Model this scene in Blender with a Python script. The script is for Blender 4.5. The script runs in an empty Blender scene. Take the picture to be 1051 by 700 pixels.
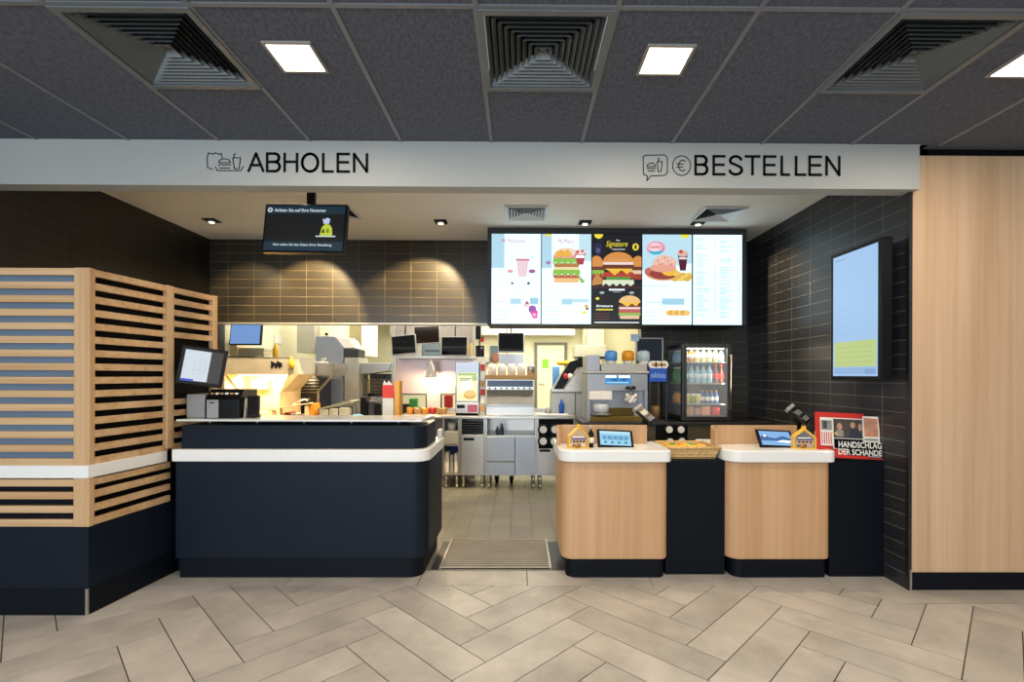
import bpy, bmesh, math, random
from mathutils import Vector, Matrix
random.seed(7)
C = bpy.context.scene.collection
PI = math.pi

# ------------------------------------------------------------------ camera
FPX, CX, CY, CAMZ = 508.0, 536.6, 385.0, 1.45
YAW, ROLL = 0.0071, 0.003
Fv = Vector((math.sin(YAW), math.cos(YAW), 0))
R0 = Vector((math.cos(YAW), -math.sin(YAW), 0)); U0 = Vector((0, 0, 1))
Rv = R0*math.cos(ROLL) + U0*math.sin(ROLL)
Uv = U0*math.cos(ROLL) - R0*math.sin(ROLL)
CAM = Vector((0, 0, CAMZ))
cd = bpy.data.cameras.new('camera'); cam = bpy.data.objects.new('camera', cd); C.objects.link(cam)
cam.matrix_world = Matrix.Translation(CAM) @ Matrix((Rv, Uv, -Fv)).transposed().to_4x4()
cd.sensor_width = 36; cd.lens = 36*FPX/1051
cd.shift_x = (525.5-CX)/1051; cd.shift_y = (CY-350)/1051
cd.clip_start = 0.05; cd.clip_end = 100
bpy.context.scene.camera = cam

# ------------------------------------------------------------------ look, world, large lights
sc = bpy.context.scene
sc.view_settings.view_transform = 'Standard'; sc.view_settings.look = 'None'
sc.view_settings.gamma = 1; sc.view_settings.use_curve_mapping = False
sc.view_settings.exposure = 0.0
w = bpy.data.worlds.new('world'); sc.world = w; w.use_nodes = True
w.node_tree.nodes['Background'].inputs[0].default_value = (0.62, 0.78, 1.0, 1)
w.node_tree.nodes['Background'].inputs[1].default_value = 0.5
def area(name, loc, rot, sx, sy, power, col, spread=PI):
    l = bpy.data.lights.new(name, 'AREA'); l.shape = 'RECTANGLE'; l.size = sx; l.size_y = sy
    l.energy = power; l.color = col; l.spread = spread
    o = bpy.data.objects.new(name, l); C.objects.link(o); o.location = loc; o.rotation_euler = rot
    return o
# daylight through the shop front behind the camera
area('daylight', (-2.2, -4.3, 1.6), (math.radians(90), 0, 0), 5.6, 2.6, 340, (0.74, 0.87, 1.0))
area('kitchen_lamp_and_fill', (-1.9, 7.6, 2.55), (0, 0, 0), 3.0, 1.6, 85, (1.0, 0.95, 0.84))
area('kitchen_lamp_and_fill', (0.6, 8.6, 2.55), (0, 0, 0), 2.4, 1.6, 75, (1.0, 0.95, 0.84))
area('kitchen_lamp_and_fill', (-1.2, 5.98, 2.5), (math.radians(25), 0, 0), 4.4, 0.2, 26, (1.0, 0.93, 0.8))  # unseen fill strip, added to brighten the fronts of cartons and hoods
area('kitchen_lamp_and_fill', (.9, 6.35, 2.5), (math.radians(40), 0, 0), 1.2, 0.2, 24, (1.0, 0.95, 0.84))  # unseen fill, added to lift the cream wall block
for x_, e_ in ((-1.75, 24), (-.8, 26), (.65, 20), (1.85, 26)):     # unseen spots added behind the header to warm counters and slats
    l = bpy.data.lights.new('counter_fill', 'SPOT'); l.energy = e_*2.2; l.color = (1, .80, .55); l.spot_size = math.radians(120); l.spot_blend = .7; l.shadow_soft_size = .04
    o = bpy.data.objects.new('counter_fill', l); C.objects.link(o); o.location = (x_, 3.95, 2.97)

# ------------------------------------------------------------------ helpers
def at(px, py, D):
    """ray through photo pixel met with the plane y = D"""
    d = Fv + Rv*((px-CX)/FPX) - Uv*((py-CY)/FPX)
    return CAM + d*(D/d.y)
def X(px, D, py=385): return at(px, py, D).x
def Z(py, D, px=533): return at(px, py, D).z

def lin(h):
    h = h.lstrip('#'); v = [int(h[i:i+2], 16)/255 for i in (0, 2, 4)]
    return tuple(c/12.92 if c <= .04045 else ((c+.055)/1.055)**2.4 for c in v) + (1,)
MC = {}
def mat(name, col='#888888', rough=.5, metal=0, vary=.08, scale=6, bump=0, stretch=(1, 1, 1), coat=0, trans=0, alpha=1, spec=.5):
    if name in MC: return MC[name]
    m = bpy.data.materials.new(name); m.use_nodes = True; nt = m.node_tree; N = nt.nodes; L = nt.links
    b = N['Principled BSDF']
    b.inputs['Roughness'].default_value = rough; b.inputs['Metallic'].default_value = metal
    b.inputs['Coat Weight'].default_value = coat; b.inputs['Transmission Weight'].default_value = trans
    b.inputs['Alpha'].default_value = alpha; b.inputs['Specular IOR Level'].default_value = spec
    c = lin(col)
    tc = N.new('ShaderNodeTexCoord'); mp = N.new('ShaderNodeMapping'); nz = N.new('ShaderNodeTexNoise')
    mp.inputs['Scale'].default_value = stretch
    nz.inputs['Scale'].default_value = scale; nz.inputs['Detail'].default_value = 5
    rp = N.new('ShaderNodeValToRGB')
    rp.color_ramp.elements[0].position = .3; rp.color_ramp.elements[1].position = .7
    rp.color_ramp.elements[0].color = tuple(x*(1-vary) for x in c[:3])+(1,)
    rp.color_ramp.elements[1].color = tuple(min(1, x*(1+vary)) for x in c[:3])+(1,)
    L.new(tc.outputs['Object'], mp.inputs[0]); L.new(mp.outputs[0], nz.inputs[0])
    L.new(nz.outputs[0], rp.inputs[0]); L.new(rp.outputs[0], b.inputs['Base Color'])
    if bump:
        bp = N.new('ShaderNodeBump'); bp.inputs['Strength'].default_value = bump; bp.inputs['Distance'].default_value = .004
        L.new(nz.outputs[0], bp.inputs['Height']); L.new(bp.outputs[0], b.inputs['Normal'])
    MC[name] = m; return m
def E(col, s=1.0):
    k = 'glow_%s_%g' % (col, s)
    if k in MC: return MC[k]
    m = bpy.data.materials.new(k); m.use_nodes = True; nt = m.node_tree; b = nt.nodes['Principled BSDF']
    b.inputs['Base Color'].default_value = (0.01, 0.01, 0.01, 1); b.inputs['Roughness'].default_value = .35
    b.inputs['Emission Color'].default_value = lin(col); b.inputs['Emission Strength'].default_value = s
    MC[k] = m; return m
def wood(name, c0, c1, c2, axis='z', rough=.42, f=1.0):
    if name in MC: return MC[name]
    m = bpy.data.materials.new(name); m.use_nodes = True; nt = m.node_tree; N = nt.nodes; L = nt.links
    b = N['Principled BSDF']; b.inputs['Roughness'].default_value = rough
    g = N.new('ShaderNodeNewGeometry')
    st = {'z': (28*f, 28*f, .7*f), 'x': (.9*f, 30*f, 42*f)}[axis]
    st2 = {'z': (5*f, 5*f, .18*f), 'x': (.3*f, 6*f, 12*f)}[axis]
    outs = []
    for s, dt in ((st, 6), (st2, 2)):
        mp = N.new('ShaderNodeMapping'); mp.inputs['Scale'].default_value = s
        nz = N.new('ShaderNodeTexNoise'); nz.inputs['Scale'].default_value = 1; nz.inputs['Detail'].default_value = dt
        L.new(g.outputs['Position'], mp.inputs[0]); L.new(mp.outputs[0], nz.inputs[0]); outs.append(nz.outputs[0])
    mx = N.new('ShaderNodeMath'); mx.operation = 'ADD'; mx.use_clamp = False
    L.new(outs[0], mx.inputs[0]); L.new(outs[1], mx.inputs[1])
    hf = N.new('ShaderNodeMath'); hf.operation = 'MULTIPLY'; hf.inputs[1].default_value = .5; L.new(mx.outputs[0], hf.inputs[0])
    rp = N.new('ShaderNodeValToRGB'); cr = rp.color_ramp
    cr.elements[0].position = .36; cr.elements[0].color = lin(c0); cr.elements[1].position = .66; cr.elements[1].color = lin(c2)
    e = cr.elements.new(.5); e.color = lin(c1)
    L.new(hf.outputs[0], rp.inputs[0]); L.new(rp.outputs[0], b.inputs['Base Color'])
    MC[name] = m; return m
def tiles(name, c1, c2, grout, bw, rh, mortar, axes, rough=.35, off=0.0, bump=.4, ph=(0, 0), nscale=3, vary=.25, spec=.5):
    m = bpy.data.materials.new(name); m.use_nodes = True; nt = m.node_tree; N = nt.nodes; L = nt.links
    b = N['Principled BSDF']; b.inputs['Roughness'].default_value = rough; b.inputs['Specular IOR Level'].default_value = spec
    g = N.new('ShaderNodeNewGeometry'); sp = N.new('ShaderNodeSeparateXYZ'); cb = N.new('ShaderNodeCombineXYZ')
    L.new(g.outputs['Position'], sp.inputs[0])
    for i in (0, 1):
        ad = N.new('ShaderNodeMath'); ad.inputs[1].default_value = ph[i]+30*(bw, rh)[i]
        L.new(sp.outputs[axes[i]], ad.inputs[0]); L.new(ad.outputs[0], cb.inputs[i])
    br = N.new('ShaderNodeTexBrick'); br.offset = off; br.squash = 1
    br.inputs['Scale'].default_value = 1; br.inputs['Brick Width'].default_value = bw; br.inputs['Row Height'].default_value = rh
    br.inputs['Mortar Size'].default_value = mortar; br.inputs['Mortar Smooth'].default_value = .1; br.inputs['Bias'].default_value = 0
    br.inputs['Color1'].default_value = lin(c1); br.inputs['Color2'].default_value = lin(c2); br.inputs['Mortar'].default_value = lin(grout)
    L.new(cb.outputs[0], br.inputs['Vector'])
    nz = N.new('ShaderNodeTexNoise'); nz.inputs['Scale'].default_value = nscale; nz.inputs['Detail'].default_value = 6
    L.new(g.outputs['Position'], nz.inputs[0])
    mr = N.new('ShaderNodeMapRange'); mr.inputs[1].default_value = .3; mr.inputs[2].default_value = .7
    mr.inputs[3].default_value = 1-vary; mr.inputs[4].default_value = 1+vary; L.new(nz.outputs[0], mr.inputs[0])
    mx = N.new('ShaderNodeVectorMath'); mx.operation = 'SCALE'; L.new(br.outputs[0], mx.inputs[0]); L.new(mr.outputs[0], mx.inputs['Scale'])
    L.new(mx.outputs[0], b.inputs['Base Color'])
    bp = N.new('ShaderNodeBump'); bp.inputs['Strength'].default_value = bump; bp.inputs['Distance'].default_value = .003; bp.invert = True
    L.new(br.outputs['Fac'], bp.inputs['Height']); L.new(bp.outputs[0], b.inputs['Normal'])
    MC[name] = m; return m

def empty(name, loc):
    o = bpy.data.objects.new(name, None); C.objects.link(o); o.location = loc; o.empty_display_size = .1; return o
def tag(o, label, cat, group=None, kind=None):
    if label: o['label'] = label
    if cat: o['category'] = cat
    if group: o['group'] = group
    if kind: o['kind'] = kind
    return o
ORG = {}
def thing(name, loc, label, cat, group=None):
    o = empty(name, loc); ORG[o.name] = Vector(loc); return tag(o, label, cat, group)

class MB:
    """collects shapes in world coordinates, links them as one mesh object"""
    def __init__(s): s.bm = bmesh.new(); s.mats = []; s.M = None
    def mi(s, m):
        if m not in s.mats: s.mats.append(m)
        return s.mats.index(m)
    def _fin(s, vs, m, M=None):
        i = s.mi(m)
        T = s.M @ M if (s.M is not None and M is not None) else (s.M if s.M is not None else M)
        fs = set()
        for v in vs:
            if T is not None: v.co = T @ v.co
            for f in v.link_faces: fs.add(f)
        for f in fs: f.material_index = i
        return s
    def box(s, x0, x1, y0, y1, z0, z1, m, bev=0, M=None, seg=2):
        r = bmesh.ops.create_cube(s.bm, size=1)['verts']
        for v in r: v.co = Vector(((x0+x1)/2+v.co.x*abs(x1-x0), (y0+y1)/2+v.co.y*abs(y1-y0), (z0+z1)/2+v.co.z*abs(z1-z0)))
        if bev:
            es = list({e for v in r for e in v.link_edges})
            out = bmesh.ops.bevel(s.bm, geom=es, offset=bev, segments=seg, affect='EDGES', profile=.5)
            r = list({v for f in out['faces'] for v in f.verts} | {v for v in r if v.is_valid})
            # main faces too
            r = list({v for v in r if v.is_valid})
        return s._fin(r, m, M)
    def pbox(s, x0, x1, y0, y1, D, dep, m, bev=0):
        """box whose front face stands at depth D and covers that part of the photo"""
        a = at(x0, y1, D); b = at(x1, y0, D)
        return s.box(a.x, b.x, D, D+dep, a.z, b.z, m, bev)
    def prism(s, pts, lo, hi, m, axis='z', M=None, bev=0):
        def mk(p, h):
            return {'z': (p[0], p[1], h), 'y': (p[0], h, p[1]), 'x': (h, p[0], p[1])}[axis]
        a = [s.bm.verts.new(mk(p, lo)) for p in pts]; b = [s.bm.verts.new(mk(p, hi)) for p in pts]
        n = len(pts); fs = [s.bm.faces.new(a[::-1]), s.bm.faces.new(b)]
        for i in range(n): fs.append(s.bm.faces.new((a[i], a[(i+1) % n], b[(i+1) % n], b[i])))
        bmesh.ops.recalc_face_normals(s.bm, faces=fs)
        vs = a+b
        if bev:
            es = [e for e in {e for f in fs[:2] for e in f.edges}]
            out = bmesh.ops.bevel(s.bm, geom=es, offset=bev, segments=2, affect='EDGES', profile=.5)
            vs = list({v for f in out['faces'] for v in f.verts} | {v for v in vs if v.is_valid})
        return s._fin(vs, m, M)
    def lathe(s, prof, c, m, seg=16, M=None, axis='z'):
        rings = []
        for r, h in prof:
            ring = []
            for k in range(seg):
                a = 2*PI*k/seg; u, v = r*math.cos(a), r*math.sin(a)
                p = {'z': (u, v, h), 'y': (u, h, v), 'x': (h, u, v)}[axis]
                ring.append(s.bm.verts.new(Vector(c)+Vector(p)))
            rings.append(ring)
        fs = [s.bm.faces.new(rings[0]), s.bm.faces.new(rings[-1])]
        for a, b in zip(rings, rings[1:]):
            for k in range(seg): fs.append(s.bm.faces.new((a[k], a[(k+1) % seg], b[(k+1) % seg], b[k])))
        bmesh.ops.recalc_face_normals(s.bm, faces=fs)
        for f in fs[2:]: f.smooth = True
        return s._fin([v for r in rings for v in r], m, M)
    def cyl(s, c, r, h, m, axis='z', seg=16, r2=None, M=None):
        return s.lathe([(r, 0), (r if r2 is None else r2, h)], c, m, seg, M, axis)
    def tube(s, pts, r, m, seg=8, M=None):
        pts = [Vector(p) for p in pts]; rings = []
        for i, p in enumerate(pts):
            d = (pts[min(i+1, len(pts)-1)]-pts[max(i-1, 0)]).normalized()
            u = d.cross(Vector((0, 0, 1)))
            if u.length < .01: u = d.cross(Vector((0, 1, 0)))
            u.normalize(); v = d.cross(u)
            rings.append([s.bm.verts.new(p+(u*math.cos(2*PI*k/seg)+v*math.sin(2*PI*k/seg))*r) for k in range(seg)])
        fs = [s.bm.faces.new(rings[0]), s.bm.faces.new(rings[-1])]
        for a, b in zip(rings, rings[1:]):
            for k in range(seg): fs.append(s.bm.faces.new((a[k], a[(k+1) % seg], b[(k+1) % seg], b[k])))
        bmesh.ops.recalc_face_normals(s.bm, faces=fs)
        for f in fs[2:]: f.smooth = True
        return s._fin([v for r_ in rings for v in r_], m, M)
    def ball(s, c, r, m, sc=(1, 1, 1), seg=12, M=None):
        v = bmesh.ops.create_uvsphere(s.bm, u_segments=seg, v_segments=max(6, seg//2), radius=r)['verts']
        for x in v: x.co = Vector((x.co.x*sc[0], x.co.y*sc[1], x.co.z*sc[2]))+Vector(c)
        for x in v:
            for f in x.link_faces: f.smooth = True
        return s._fin(v, m, M)
    def face(s, pts, m, M=None):
        vs = [s.bm.verts.new(p) for p in pts]; s.bm.faces.new(vs); return s._fin(vs, m, M)
    def build(s, name, parent=None, label=None, cat=None, group=None, kind=None, origin=None):
        me = bpy.data.meshes.new(name)
        if parent is not None:
            p = parent
            while p.parent: p = p.parent
            org = ORG[p.name]
        elif origin is not None: org = Vector(origin)
        else:
            xs = [v.co for v in s.bm.verts]
            org = Vector(((min(v.x for v in xs)+max(v.x for v in xs))/2, (min(v.y for v in xs)+max(v.y for v in xs))/2, min(v.z for v in xs)))
        bmesh.ops.translate(s.bm, verts=s.bm.verts, vec=-org)
        s.bm.to_mesh(me); s.bm.free()
        for m in s.mats: me.materials.append(m)
        o = bpy.data.objects.new(name, me); C.objects.link(o)
        if parent is not None: o.parent = parent
        else: o.location = org; ORG[o.name] = org
        return tag(o, label, cat, group, kind)
def struct(mb, name): return mb.build(name, kind='structure', origin=(0, 0, 0))
def copy_tree(o, loc=None, label=None, parent=None, rotz=None):
    c = o.copy(); C.objects.link(c); c.parent = parent
    if loc is not None: c.location = loc
    if rotz is not None: c.rotation_euler = (0, 0, rotz)
    if label: c['label'] = label
    for ch in list(o.children): copy_tree(ch, parent=c)
    return c
def text_polys(s, bold=0.0, shear=0.0):
    cu = bpy.data.curves.new('t', 'FONT'); cu.body = s; cu.size = 1; cu.offset = bold; cu.shear = shear; cu.resolution_u = 3; cu.fill_mode = 'FRONT'
    ob = bpy.data.objects.new('t', cu); C.objects.link(ob)
    me = bpy.data.meshes.new_from_object(ob)
    vs = [v.co.copy() for v in me.vertices]; fs = [tuple(p.vertices) for p in me.polygons]
    bpy.data.objects.remove(ob); bpy.data.curves.remove(cu); bpy.data.meshes.remove(me)
    return vs, fs
def clip(poly, a, b, c):
    out = []
    for i, p in enumerate(poly):
        q = poly[(i+1) % len(poly)]; dp = a*p[0]+b*p[1]-c; dq = a*q[0]+b*q[1]-c
        if dp <= 0: out.append(p)
        if (dp < 0 < dq) or (dq < 0 < dp):
            t = dp/(dp-dq); out.append((p[0]+(q[0]-p[0])*t, p[1]+(q[1]-p[1])*t))
    return out
class Art:
    """flat print on a surface: u, v run 0..1 over W x H from the lower left corner O"""
    def __init__(s, O, R, U, W, H):
        s.O = Vector(O); s.R = Vector(R).normalized(); s.U = Vector(U).normalized(); s.N = s.R.cross(s.U); s.W = W; s.H = H; s.l = .0006; s.mb = MB()
    def p(s, u, v): return s.O + s.R*(u*s.W) + s.U*(v*s.H) + s.N*s.l
    def poly(s, pts, m):
        for a_, b_, c_ in ((1, 0, 1), (-1, 0, 0), (0, 1, 1), (0, -1, 0)): pts = clip(pts, a_, b_, c_) if pts else pts
        if len(pts) < 3: return
        s.mb.face([s.p(*q) for q in pts], m); s.l += .00012
    def rect(s, u0, v0, u1, v1, m): s.poly([(u0, v0), (u1, v0), (u1, v1), (u0, v1)], m)
    def ell(s, u, v, ru, rv, m, a0=0, a1=360, n=20):
        full = abs(a1-a0) >= 360; k = n if full else n+1
        s.poly([(u+ru*math.cos(math.radians(a0+(a1-a0)*i/n)), v+rv*math.sin(math.radians(a0+(a1-a0)*i/n))) for i in range(k)], m)
    def line(s, pts, wd, m, closed=False):
        P = [Vector((q[0]*s.W, q[1]*s.H)) for q in pts]
        if closed: P.append(P[0])
        for a, b in zip(P, P[1:]):
            d = (b-a)
            if d.length < 1e-6: continue
            d.normalize(); n = Vector((-d.y, d.x))*wd/2; e = d*wd*.35
            q = [a-e-n, b+e-n, b+e+n, a-e+n]
            s.mb.face([s.O+s.R*v.x+s.U*v.y+s.N*s.l for v in q], m)
        s.l += .00012
    def text(s, t, u0, v0, u1, v1, m, bold=0.0, shear=0.0):
        vs, fs = text_polys(t, bold, shear)
        x0 = min(v.x for v in vs); x1 = max(v.x for v in vs); y0 = min(v.y for v in vs); y1 = max(v.y for v in vs)
        q = [s.mb.bm.verts.new(s.p(u0+(v.x-x0)/(x1-x0)*(u1-u0), v0+(v.y-y0)/(y1-y0)*(v1-v0))) for v in vs]
        i = s.mb.mi(m)
        for f in fs:
            try:
                nf = s.mb.bm.faces.new([q[k] for k in f]); nf.material_index = i
            except ValueError: pass
        s.l += .00012
    def build(s, name, parent=None, *a, **k): return s.mb.build(name, parent, *a, **k)
def rrect(x0, x1, y0, y1, rs, n=8):
    """footprint with corner radii rs = (front left, front right, back right, back left)"""
    P = []
    for (cx, cy, r, a) in ((x0, y0, rs[0], 180), (x1, y0, rs[1], 270), (x1, y1, rs[2], 0), (x0, y1, rs[3], 90)):
        sx = 1 if cx == x0 else -1; sy = 1 if cy == y0 else -1
        if r <= 0: P.append((cx, cy)); continue
        for i in range(n+1):
            t = math.radians(a+90*i/n); P.append((cx+sx*r+r*math.cos(t), cy+sy*r+r*math.sin(t)))
    return P

# ------------------------------------------------------------------ materials
M_steel = mat('brushed_steel', '#bfbbb2', .34, .9, .08, 9, stretch=(1, 1, 14))
M_steel2 = mat('satin_steel', '#a3a5a8', .40, .85, .06, 5)
M_steelw = mat('light_painted_steel', '#b3b0a6', .4, .5, .05, 5)
M_dksteel = mat('dark_steel', '#4a4b4c', .4, .9, .1, 6)
M_black = mat('black_plastic', '#0b0c0e', .32, 0, .1, 5, spec=.2)
M_blackm = mat('matt_black', '#08080a', .7, 0, .1, 5, spec=.15)
M_navy = mat('anthracite_blue_laminate', '#121a25', .45, 0, .06, 3, bump=.03, spec=.16)
M_plinth = mat('black_blue_plinth', '#0a0f17', .5, 0, .1, 4, spec=.15)
M_white = mat('white_solid_surface', '#e9e8e3', .28, 0, .015, 3, coat=.2)
M_header = mat('header_paint', '#acaca6', .75, 0, .02, 2)
M_plaster = mat('white_plaster', '#f0ece4', .85, 0, .02, 3)
M_oak = wood('oak_panel', '#c09c76', '#cca985', '#d6b592', 'z')
M_oak2 = wood('oak_front', '#ba9066', '#c3996f', '#cba279', 'z', f=1.1)
M_slat = wood('oak_slat', '#b98f62', '#c9a478', '#d6b48c', 'x')
M_post = wood('oak_post', '#b98f62', '#c9a478', '#d6b48c', 'z')
M_glassb = mat('dark_glass', '#0c0f14', .08, 0, .05, 3, coat=.5)
M_cream = mat('kitchen_wall_paint', '#e2dfc0', .6, 0, .03, 2)
M_yellow = mat('yellow_plastic', '#e9b92c', .4, 0, .06, 6)
M_red = mat('red_card', '#c8281e', .55, 0, .06, 6)
M_paper = mat('white_paper', '#e8e4da', .7, 0, .05, 9)
M_orange = mat('orange_card', '#e08a1e', .5, 0, .08, 9)
M_blue = mat('blue_plastic', '#1c4fae', .4, 0, .08, 6)
M_card = mat('brown_card', '#b58a55', .7, 0, .1, 9)
M_grey = mat('grey_plastic', '#8f8f8d', .45, 0, .06, 6)
M_green = mat('green_plastic', '#3f9a34', .4, 0, .08, 6)
def glass(name, col=(1, 1, 1, 1), a=.18, rough=.03):
    if name in MC: return MC[name]
    m = bpy.data.materials.new(name); m.use_nodes = True; b = m.node_tree.nodes['Principled BSDF']
    b.inputs['Base Color'].default_value = col; b.inputs['Roughness'].default_value = rough; b.inputs['Alpha'].default_value = a
    MC[name] = m; return m
G_clear = glass('clear_pane', (.85, .92, .95, 1), .12)
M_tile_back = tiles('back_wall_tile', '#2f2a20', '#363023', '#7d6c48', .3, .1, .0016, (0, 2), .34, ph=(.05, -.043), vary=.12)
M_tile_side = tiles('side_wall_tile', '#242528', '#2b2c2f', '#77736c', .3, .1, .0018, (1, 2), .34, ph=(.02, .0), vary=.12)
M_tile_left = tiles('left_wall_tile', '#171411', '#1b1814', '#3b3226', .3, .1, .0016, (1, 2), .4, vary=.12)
M_tile_kit = tiles('kitchen_floor_tile', '#7b776a', '#848072', '#3e3b35', .2, .3, .0022, (0, 1), .38, ph=(.075, .1), nscale=5, vary=.1)

# ceiling board
m = bpy.data.materials.new('grey_ceiling_board'); m.use_nodes = True; N = m.node_tree.nodes; L = m.node_tree.links
b = N['Principled BSDF']; b.inputs['Roughness'].default_value = .95
g = N.new('ShaderNodeNewGeometry'); n1 = N.new('ShaderNodeTexNoise'); n1.inputs['Scale'].default_value = 70; n1.inputs['Detail'].default_value = 4
rp = N.new('ShaderNodeValToRGB'); rp.color_ramp.elements[0].position = .32; rp.color_ramp.elements[1].position = .72
rp.color_ramp.elements[0].color = lin('#4a4e5a'); rp.color_ramp.elements[1].color = lin('#666b77')
mp = N.new('ShaderNodeMapping'); mp.inputs['Scale'].default_value = (1, .45, 1)
L.new(g.outputs['Position'], mp.inputs[0]); L.new(mp.outputs[0], n1.inputs[0]); L.new(n1.outputs[0], rp.inputs[0]); L.new(rp.outputs[0], b.inputs['Base Color'])
M_board = m
# floor tile with a tone of its own per tile
m = bpy.data.materials.new('beige_floor_tile'); m.use_nodes = True; N = m.node_tree.nodes; L = m.node_tree.links
b = N['Principled BSDF']; b.inputs['Roughness'].default_value = .42
g = N.new('ShaderNodeNewGeometry')
n1 = N.new('ShaderNodeTexNoise'); n1.inputs['Scale'].default_value = 3.2; n1.inputs['Detail'].default_value = 7; n1.inputs['Roughness'].default_value = .62
va = N.new('ShaderNodeVectorMath'); va.operation = 'ADD'
cb = N.new('ShaderNodeCombineXYZ'); mu = N.new('ShaderNodeMath'); mu.operation = 'MULTIPLY'; mu.inputs[1].default_value = 40
at_ = N.new('ShaderNodeAttribute'); at_.attribute_name = 'tone'; L.new(at_.outputs['Fac'], mu.inputs[0]); L.new(mu.outputs[0], cb.inputs[2]); L.new(g.outputs['Position'], va.inputs[0]); L.new(cb.outputs[0], va.inputs[1])
L.new(va.outputs[0], n1.inputs[0])
rp = N.new('ShaderNodeValToRGB'); rp.color_ramp.elements[0].position = .3; rp.color_ramp.elements[1].position = .68
rp.color_ramp.elements[0].color = lin('#9c968d'); rp.color_ramp.elements[1].color = lin('#bfb8ae')
L.new(n1.outputs[0], rp.inputs[0])
mr = N.new('ShaderNodeMapRange'); mr.inputs[3].default_value = .88; mr.inputs[4].default_value = 1.08; L.new(at_.outputs['Fac'], mr.inputs[0])
vs = N.new('ShaderNodeVectorMath'); vs.operation = 'SCALE'; L.new(rp.outputs[0], vs.inputs[0]); L.new(mr.outputs[0], vs.inputs['Scale']); L.new(vs.outputs[0], b.inputs['Base Color'])
M_ftile = m
M_grout = mat('grout', '#4a443d', .9, 0, .1, 20)

# ------------------------------------------------------------------ room shell
CEIL = 3.0; XR = 2.64; XL = -3.56; DB = 5.71; DF = 3.41; XP = 5.2
mb = MB(); lay = mb.bm.faces.layers.float.new('tone'); mb.box(-5.2, XP, -4.5, 3.68, -.12, -.004, M_grout)
Lt, Wt = .86, .215; O = Vector((-.772, 3.413)); ex = Vector((1, -1)).normalized(); ey = Vector((-1, -1)).normalized()
# outline kept clear for the straight border rows
TONE = [.5]
def slab(poly):
    if len(poly) < 3: return
    ar = abs(sum(p[0]*poly[(i+1) % len(poly)][1]-poly[(i+1) % len(poly)][0]*p[1] for i, p in enumerate(poly)))/2
    if ar < .0004: return
    n0 = len(mb.bm.faces); mb.prism(poly, -.006, 0, M_ftile); mb.bm.faces.ensure_lookup_table()
    for f in mb.bm.faces[n0:]: f[lay] = TONE[0]
gp = .003
for k in range(-34, 34):
    for mm in range(-8, 9):
        for kind in (0, 1):
            if kind == 0: x0, y0, x1, y1 = k+8*mm, k, k+8*mm+4, k+1
            else: x0, y0, x1, y1 = k+4+8*mm, k-3, k+5+8*mm, k+1
            g_ = gp/Wt
            q = [(x0+g_, y0+g_), (x1-g_, y0+g_), (x1-g_, y1-g_), (x0+g_, y1-g_)]
            P = [O+ex*(a*Wt)+ey*(b_*Wt) for a, b_ in q]; P = [(v.x, v.y) for v in P]
            cx = sum(v[0] for v in P)/4; cy = sum(v[1] for v in P)/4
            if cx < -5.4 or cx > 5.4 or cy < -1.2 or cy > 4: continue
            # border: y<=3.41 for x<2.38, diagonal, y<=3.14 beyond x=2.41
            TONE[0] = random.random(); slab(clip(clip(P, 0, 1, DF-gp), 1.18, 1, 1.18*2.19+DF-gp))
            slab(clip(clip(P, 0, 1, 3.138-gp), -1.18, -1, -(1.18*2.19+DF-gp)))
# straight border rows
for x0, x1 in ((-2.6, -1.62), (-1.62, -.70), (-.70, .06), (.06, .93), (.93, 1.62), (1.62, 2.19)):
    slab([(x0+gp, DF), (x1-gp, DF), (x1-gp, 3.67), (x0+gp, 3.67)])
slab([(2.19+gp, DF), (2.42-gp, 3.14), (2.72, 3.14), (2.72, 3.67), (2.19+gp, 3.67)])
for x0, x1 in ((2.72, 3.4), (3.4, 4.3), (4.3, 5.2)):
    slab([(x0+gp, 3.14), (x1-gp, 3.14), (x1-gp, 3.4), (x0+gp, 3.4)])
struct(mb, 'floor')
mb = MB(); mb.box(-3.7, 2.8, 3.68, 10.2, -.12, 0, M_tile_kit); struct(mb, 'floor')

# dining ceiling: boards and the metal grid
mb = MB(); mb.box(-5.2, XP, -4.5, 2.08, CEIL, CEIL+.1, M_board); mb.box(-5.2, XP, 2.68, 3.30, CEIL, CEIL+.1, M_board); mb.box(2.69, XP, 3.30, 3.42, CEIL, CEIL+.1, M_board)
vx = [(-1.99, -1.39), (-.19, .41), (1.61, 2.21)]; xa = -5.2
for q in vx+[(XP, XP)]: mb.box(xa, q[0], 2.08, 2.68, CEIL, CEIL+.1, M_board); xa = q[1]
struct(mb, 'ceiling')
M_tbar = mat('grid_metal', '#7f8388', .5, .2, .05, 4)
mb = MB(); XG = -.19
xs = [XG+.6*k for k in range(-8, 9)]
for x in xs: mb.box(x-.011, x+.011, -4.5, 3.30, CEIL-.006, CEIL+.001, M_tbar)
for y in (2.08-1.2*k for k in range(-0, 6)): mb.box(-5.2, XP, y-.011, y+.011, CEIL-.0055, CEIL+.001, M_tbar)
struct(mb, 'trim_1')
# inner ceiling
mb = MB(); mb.box(XL-.1, XR+.1, 3.30, DB, CEIL, CEIL+.1, M_plaster); struct(mb, 'ceiling')
# header
HB = 2.70
mb = MB(); mb.box(-5.2, 2.672, 3.29, 3.41, HB, CEIL, M_header); struct(mb, 'wall_front')
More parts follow.
